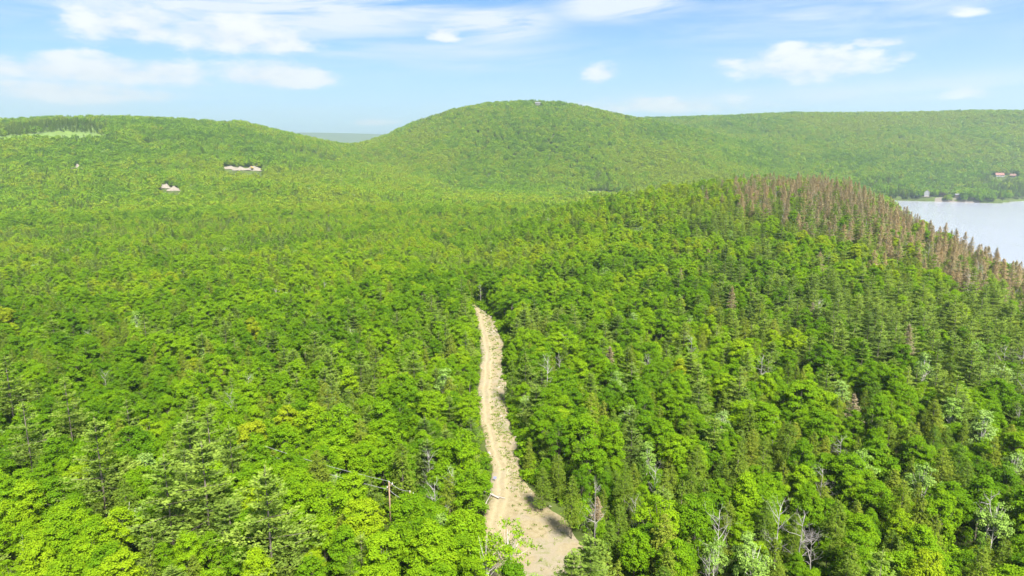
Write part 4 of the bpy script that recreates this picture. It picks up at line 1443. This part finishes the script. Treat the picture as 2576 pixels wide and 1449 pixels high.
used_b = set()
for i in range(64):
    j = int(g.integers(8, nt - 45))
    wdt = rx[j] - lx[j]
    s_left = g.random() < 0.25
    u = 0.02 + 0.14 * g.random() if s_left else 0.70 + 0.28 * g.random()
    x, y = lx[j] + wdt * u, yy[j] + g.random()
    sc = 0.22 + 0.30 * g.random() ** 2
    z = track_z(x, y)
    cx, cyy = proj(x, y, z)
    for dd in (0, 1, -1, 2):
        lab = 'pale granite boulder, %s side of the track, %s percent across, %s percent down the photo' % ('left' if s_left else 'right', number(round(float(cx) / 10.24)), number(round(float(cyy) / 5.76) + dd))
        if lab not in used_b:
            break
    if lab in used_b:
        continue
    used_b.add(lab)
    o = link('boulder', STM[i % 5], None, (x, y, z + 0.1 * sc), g.random() * 6.28, label=lab, category='boulder', group='boulders along the dirt track')
    o.scale = (sc * (1 + 0.4 * g.random()), sc, sc * 0.8)
rb = MB()
for i in range(900):
    j = int(g.integers(2, nt - 30))
    wdt = rx[j] - lx[j]
    u = 1 - g.random() ** 2.2 * 0.75 if g.random() < 0.75 else g.random() * 0.25
    x, y = lx[j] + wdt * u, yy[j] + g.random()
    v, f = stone_mesh(i % 9)
    sc = 0.05 + 0.11 * g.random() ** 2
    a = g.random() * 6.28
    z = track_z(x, y)
    rb.add([(x + sc * (q[0] * math.cos(a) - q[1] * math.sin(a)), y + sc * (q[0] * math.sin(a) + q[1] * math.cos(a)), z + sc * 0.8 * q[2]) for q in v], f)
link('rubble', rb.mesh('rubble', plain('rubble_stone', (0.28, 0.255, 0.21), 0.95, 0.3, 4.0)), kind='stuff', label='small pale stones strewn along the track edges')

# weeds
gq, gt = [], []
for i in range(850):
    j = int(np.clip(g.normal(*[(70, 22), (118, 12), (30, 16), (150, 18)][int(g.integers(0, 4))]), 1, nt - 12))
    wdt = rx[j] - lx[j]
    u = np.clip(g.normal(0.66, 0.17), 0.42, 1.0) if g.random() < 0.8 else g.random() * 0.12
    x, y = lx[j] + wdt * u, yy[j] + g.random()
    z = track_z(x, y)
    m = 9
    al = unit(g.normal(size=(m, 3)) * np.array([.7, .7, .2]) + np.array([0, 0, 0.8]))
    nr = unit(np.cross(al, g.normal(size=(m, 3))))
    hh = 0.16 + 0.22 * g.random()
    gq.append(leaf_quads(np.array([x, y, z + 0.08]) + al * hh * 0.5 + g.normal(size=(m, 3)) * np.array([.22, .22, 0]), nr, hh, g, 0.55, al))
    gt.append(np.full(m, g.random()))
go_ = link('grass', crown_mesh('grass', np.concatenate(gq), leaf_mat('weed', [(0, (0.14, 0.20, 0.03)), (1, (0.16, 0.21, 0.03))], 0.3), g, np.concatenate(gt)), kind='stuff', label='sparse weeds growing along the middle and edges of the track', tint=0.5)

LOGW = plain('log_wood', (0.26, 0.23, 0.20), 0.9, 0.25, 4)


def log(p0, p1, r0, lab, stubs):
    a, b = pull(p0[0] / K, p0[1] / K), pull(p1[0] / K, p1[1] / K)
    a[2] += r0 + 0.35
    b[2] += r0 + 0.30
    o = link('fallen_log', None, None, a, label=lab, category='log', group='fallen logs by the track')
    d = b - a
    link('stem', MB().tube([(0, 0, 0), d * 0.5 + [0, 0, 0.05], d], [r0, r0 * 0.85, r0 * 0.6], 8).mesh('stem', LOGW, True), o)
    for k in range(stubs):
        t = 0.3 + 0.6 * k / max(1, stubs - 1)
        link('branch', MB().tube([d * t, d * t + np.array([0.4 - 0.9 * (k % 2), 0.5, 0.7])], [r0 * 0.35, 0.02], 5).mesh('branch', LOGW, True), o)


log((484.6, 494.3), (499, 500.4), 0.24, 'thick fallen log at the left edge where the track widens', 3)
log((491, 496), (483.5, 509.5), 0.10, 'thin bare pole lying across the fallen log, pointing at the viewer', 2)
log((578, 525), (590, 532), 0.12, 'thin fallen trunk at the forest edge right of the wide track', 4)
log((496, 498.5), (505, 500.5), 0.12, 'short broken log end lying out on the track from the thick log', 1)
sg = pull(494 / K, 482 / K)
so = link('marker_board', None, None, (sg[0] + 0.2, sg[1], track_z(sg[0] + 0.2, sg[1]) - 0.1), label='small bluish white marker board at the left edge of the track', category='marker')
link('post', MB().box((0, 0, 0.4), (0.08, 0.08, 1.0)).mesh('post', WOOD), so)
link('board', MB().box((0, -0.07, 0.9), (0.7, 0.05, 0.6)).mesh('board', plain('bluish_white', (0.19, 0.20, 0.30), 0.6, 0.1)), so)

# ------------------------------------------------------------------ summer haze
hm, ht = material('haze')
pv = ht.n('ShaderNodeVolumePrincipled')
pv.inputs['Color'].default_value = (0.74, 0.87, 1.0, 1)
pv.inputs['Density'].default_value = 0.00013
pv.inputs['Anisotropy'].default_value = 0.55
ht.put(ht.n('ShaderNodeOutputMaterial').inputs['Volume'], pv.outputs[0])
hb = MB().box((0, 0, 235), (33000, 33000, 490))
link('haze', hb.mesh('haze', hm), kind='stuff', label='thin pale summer haze filling the valley air')
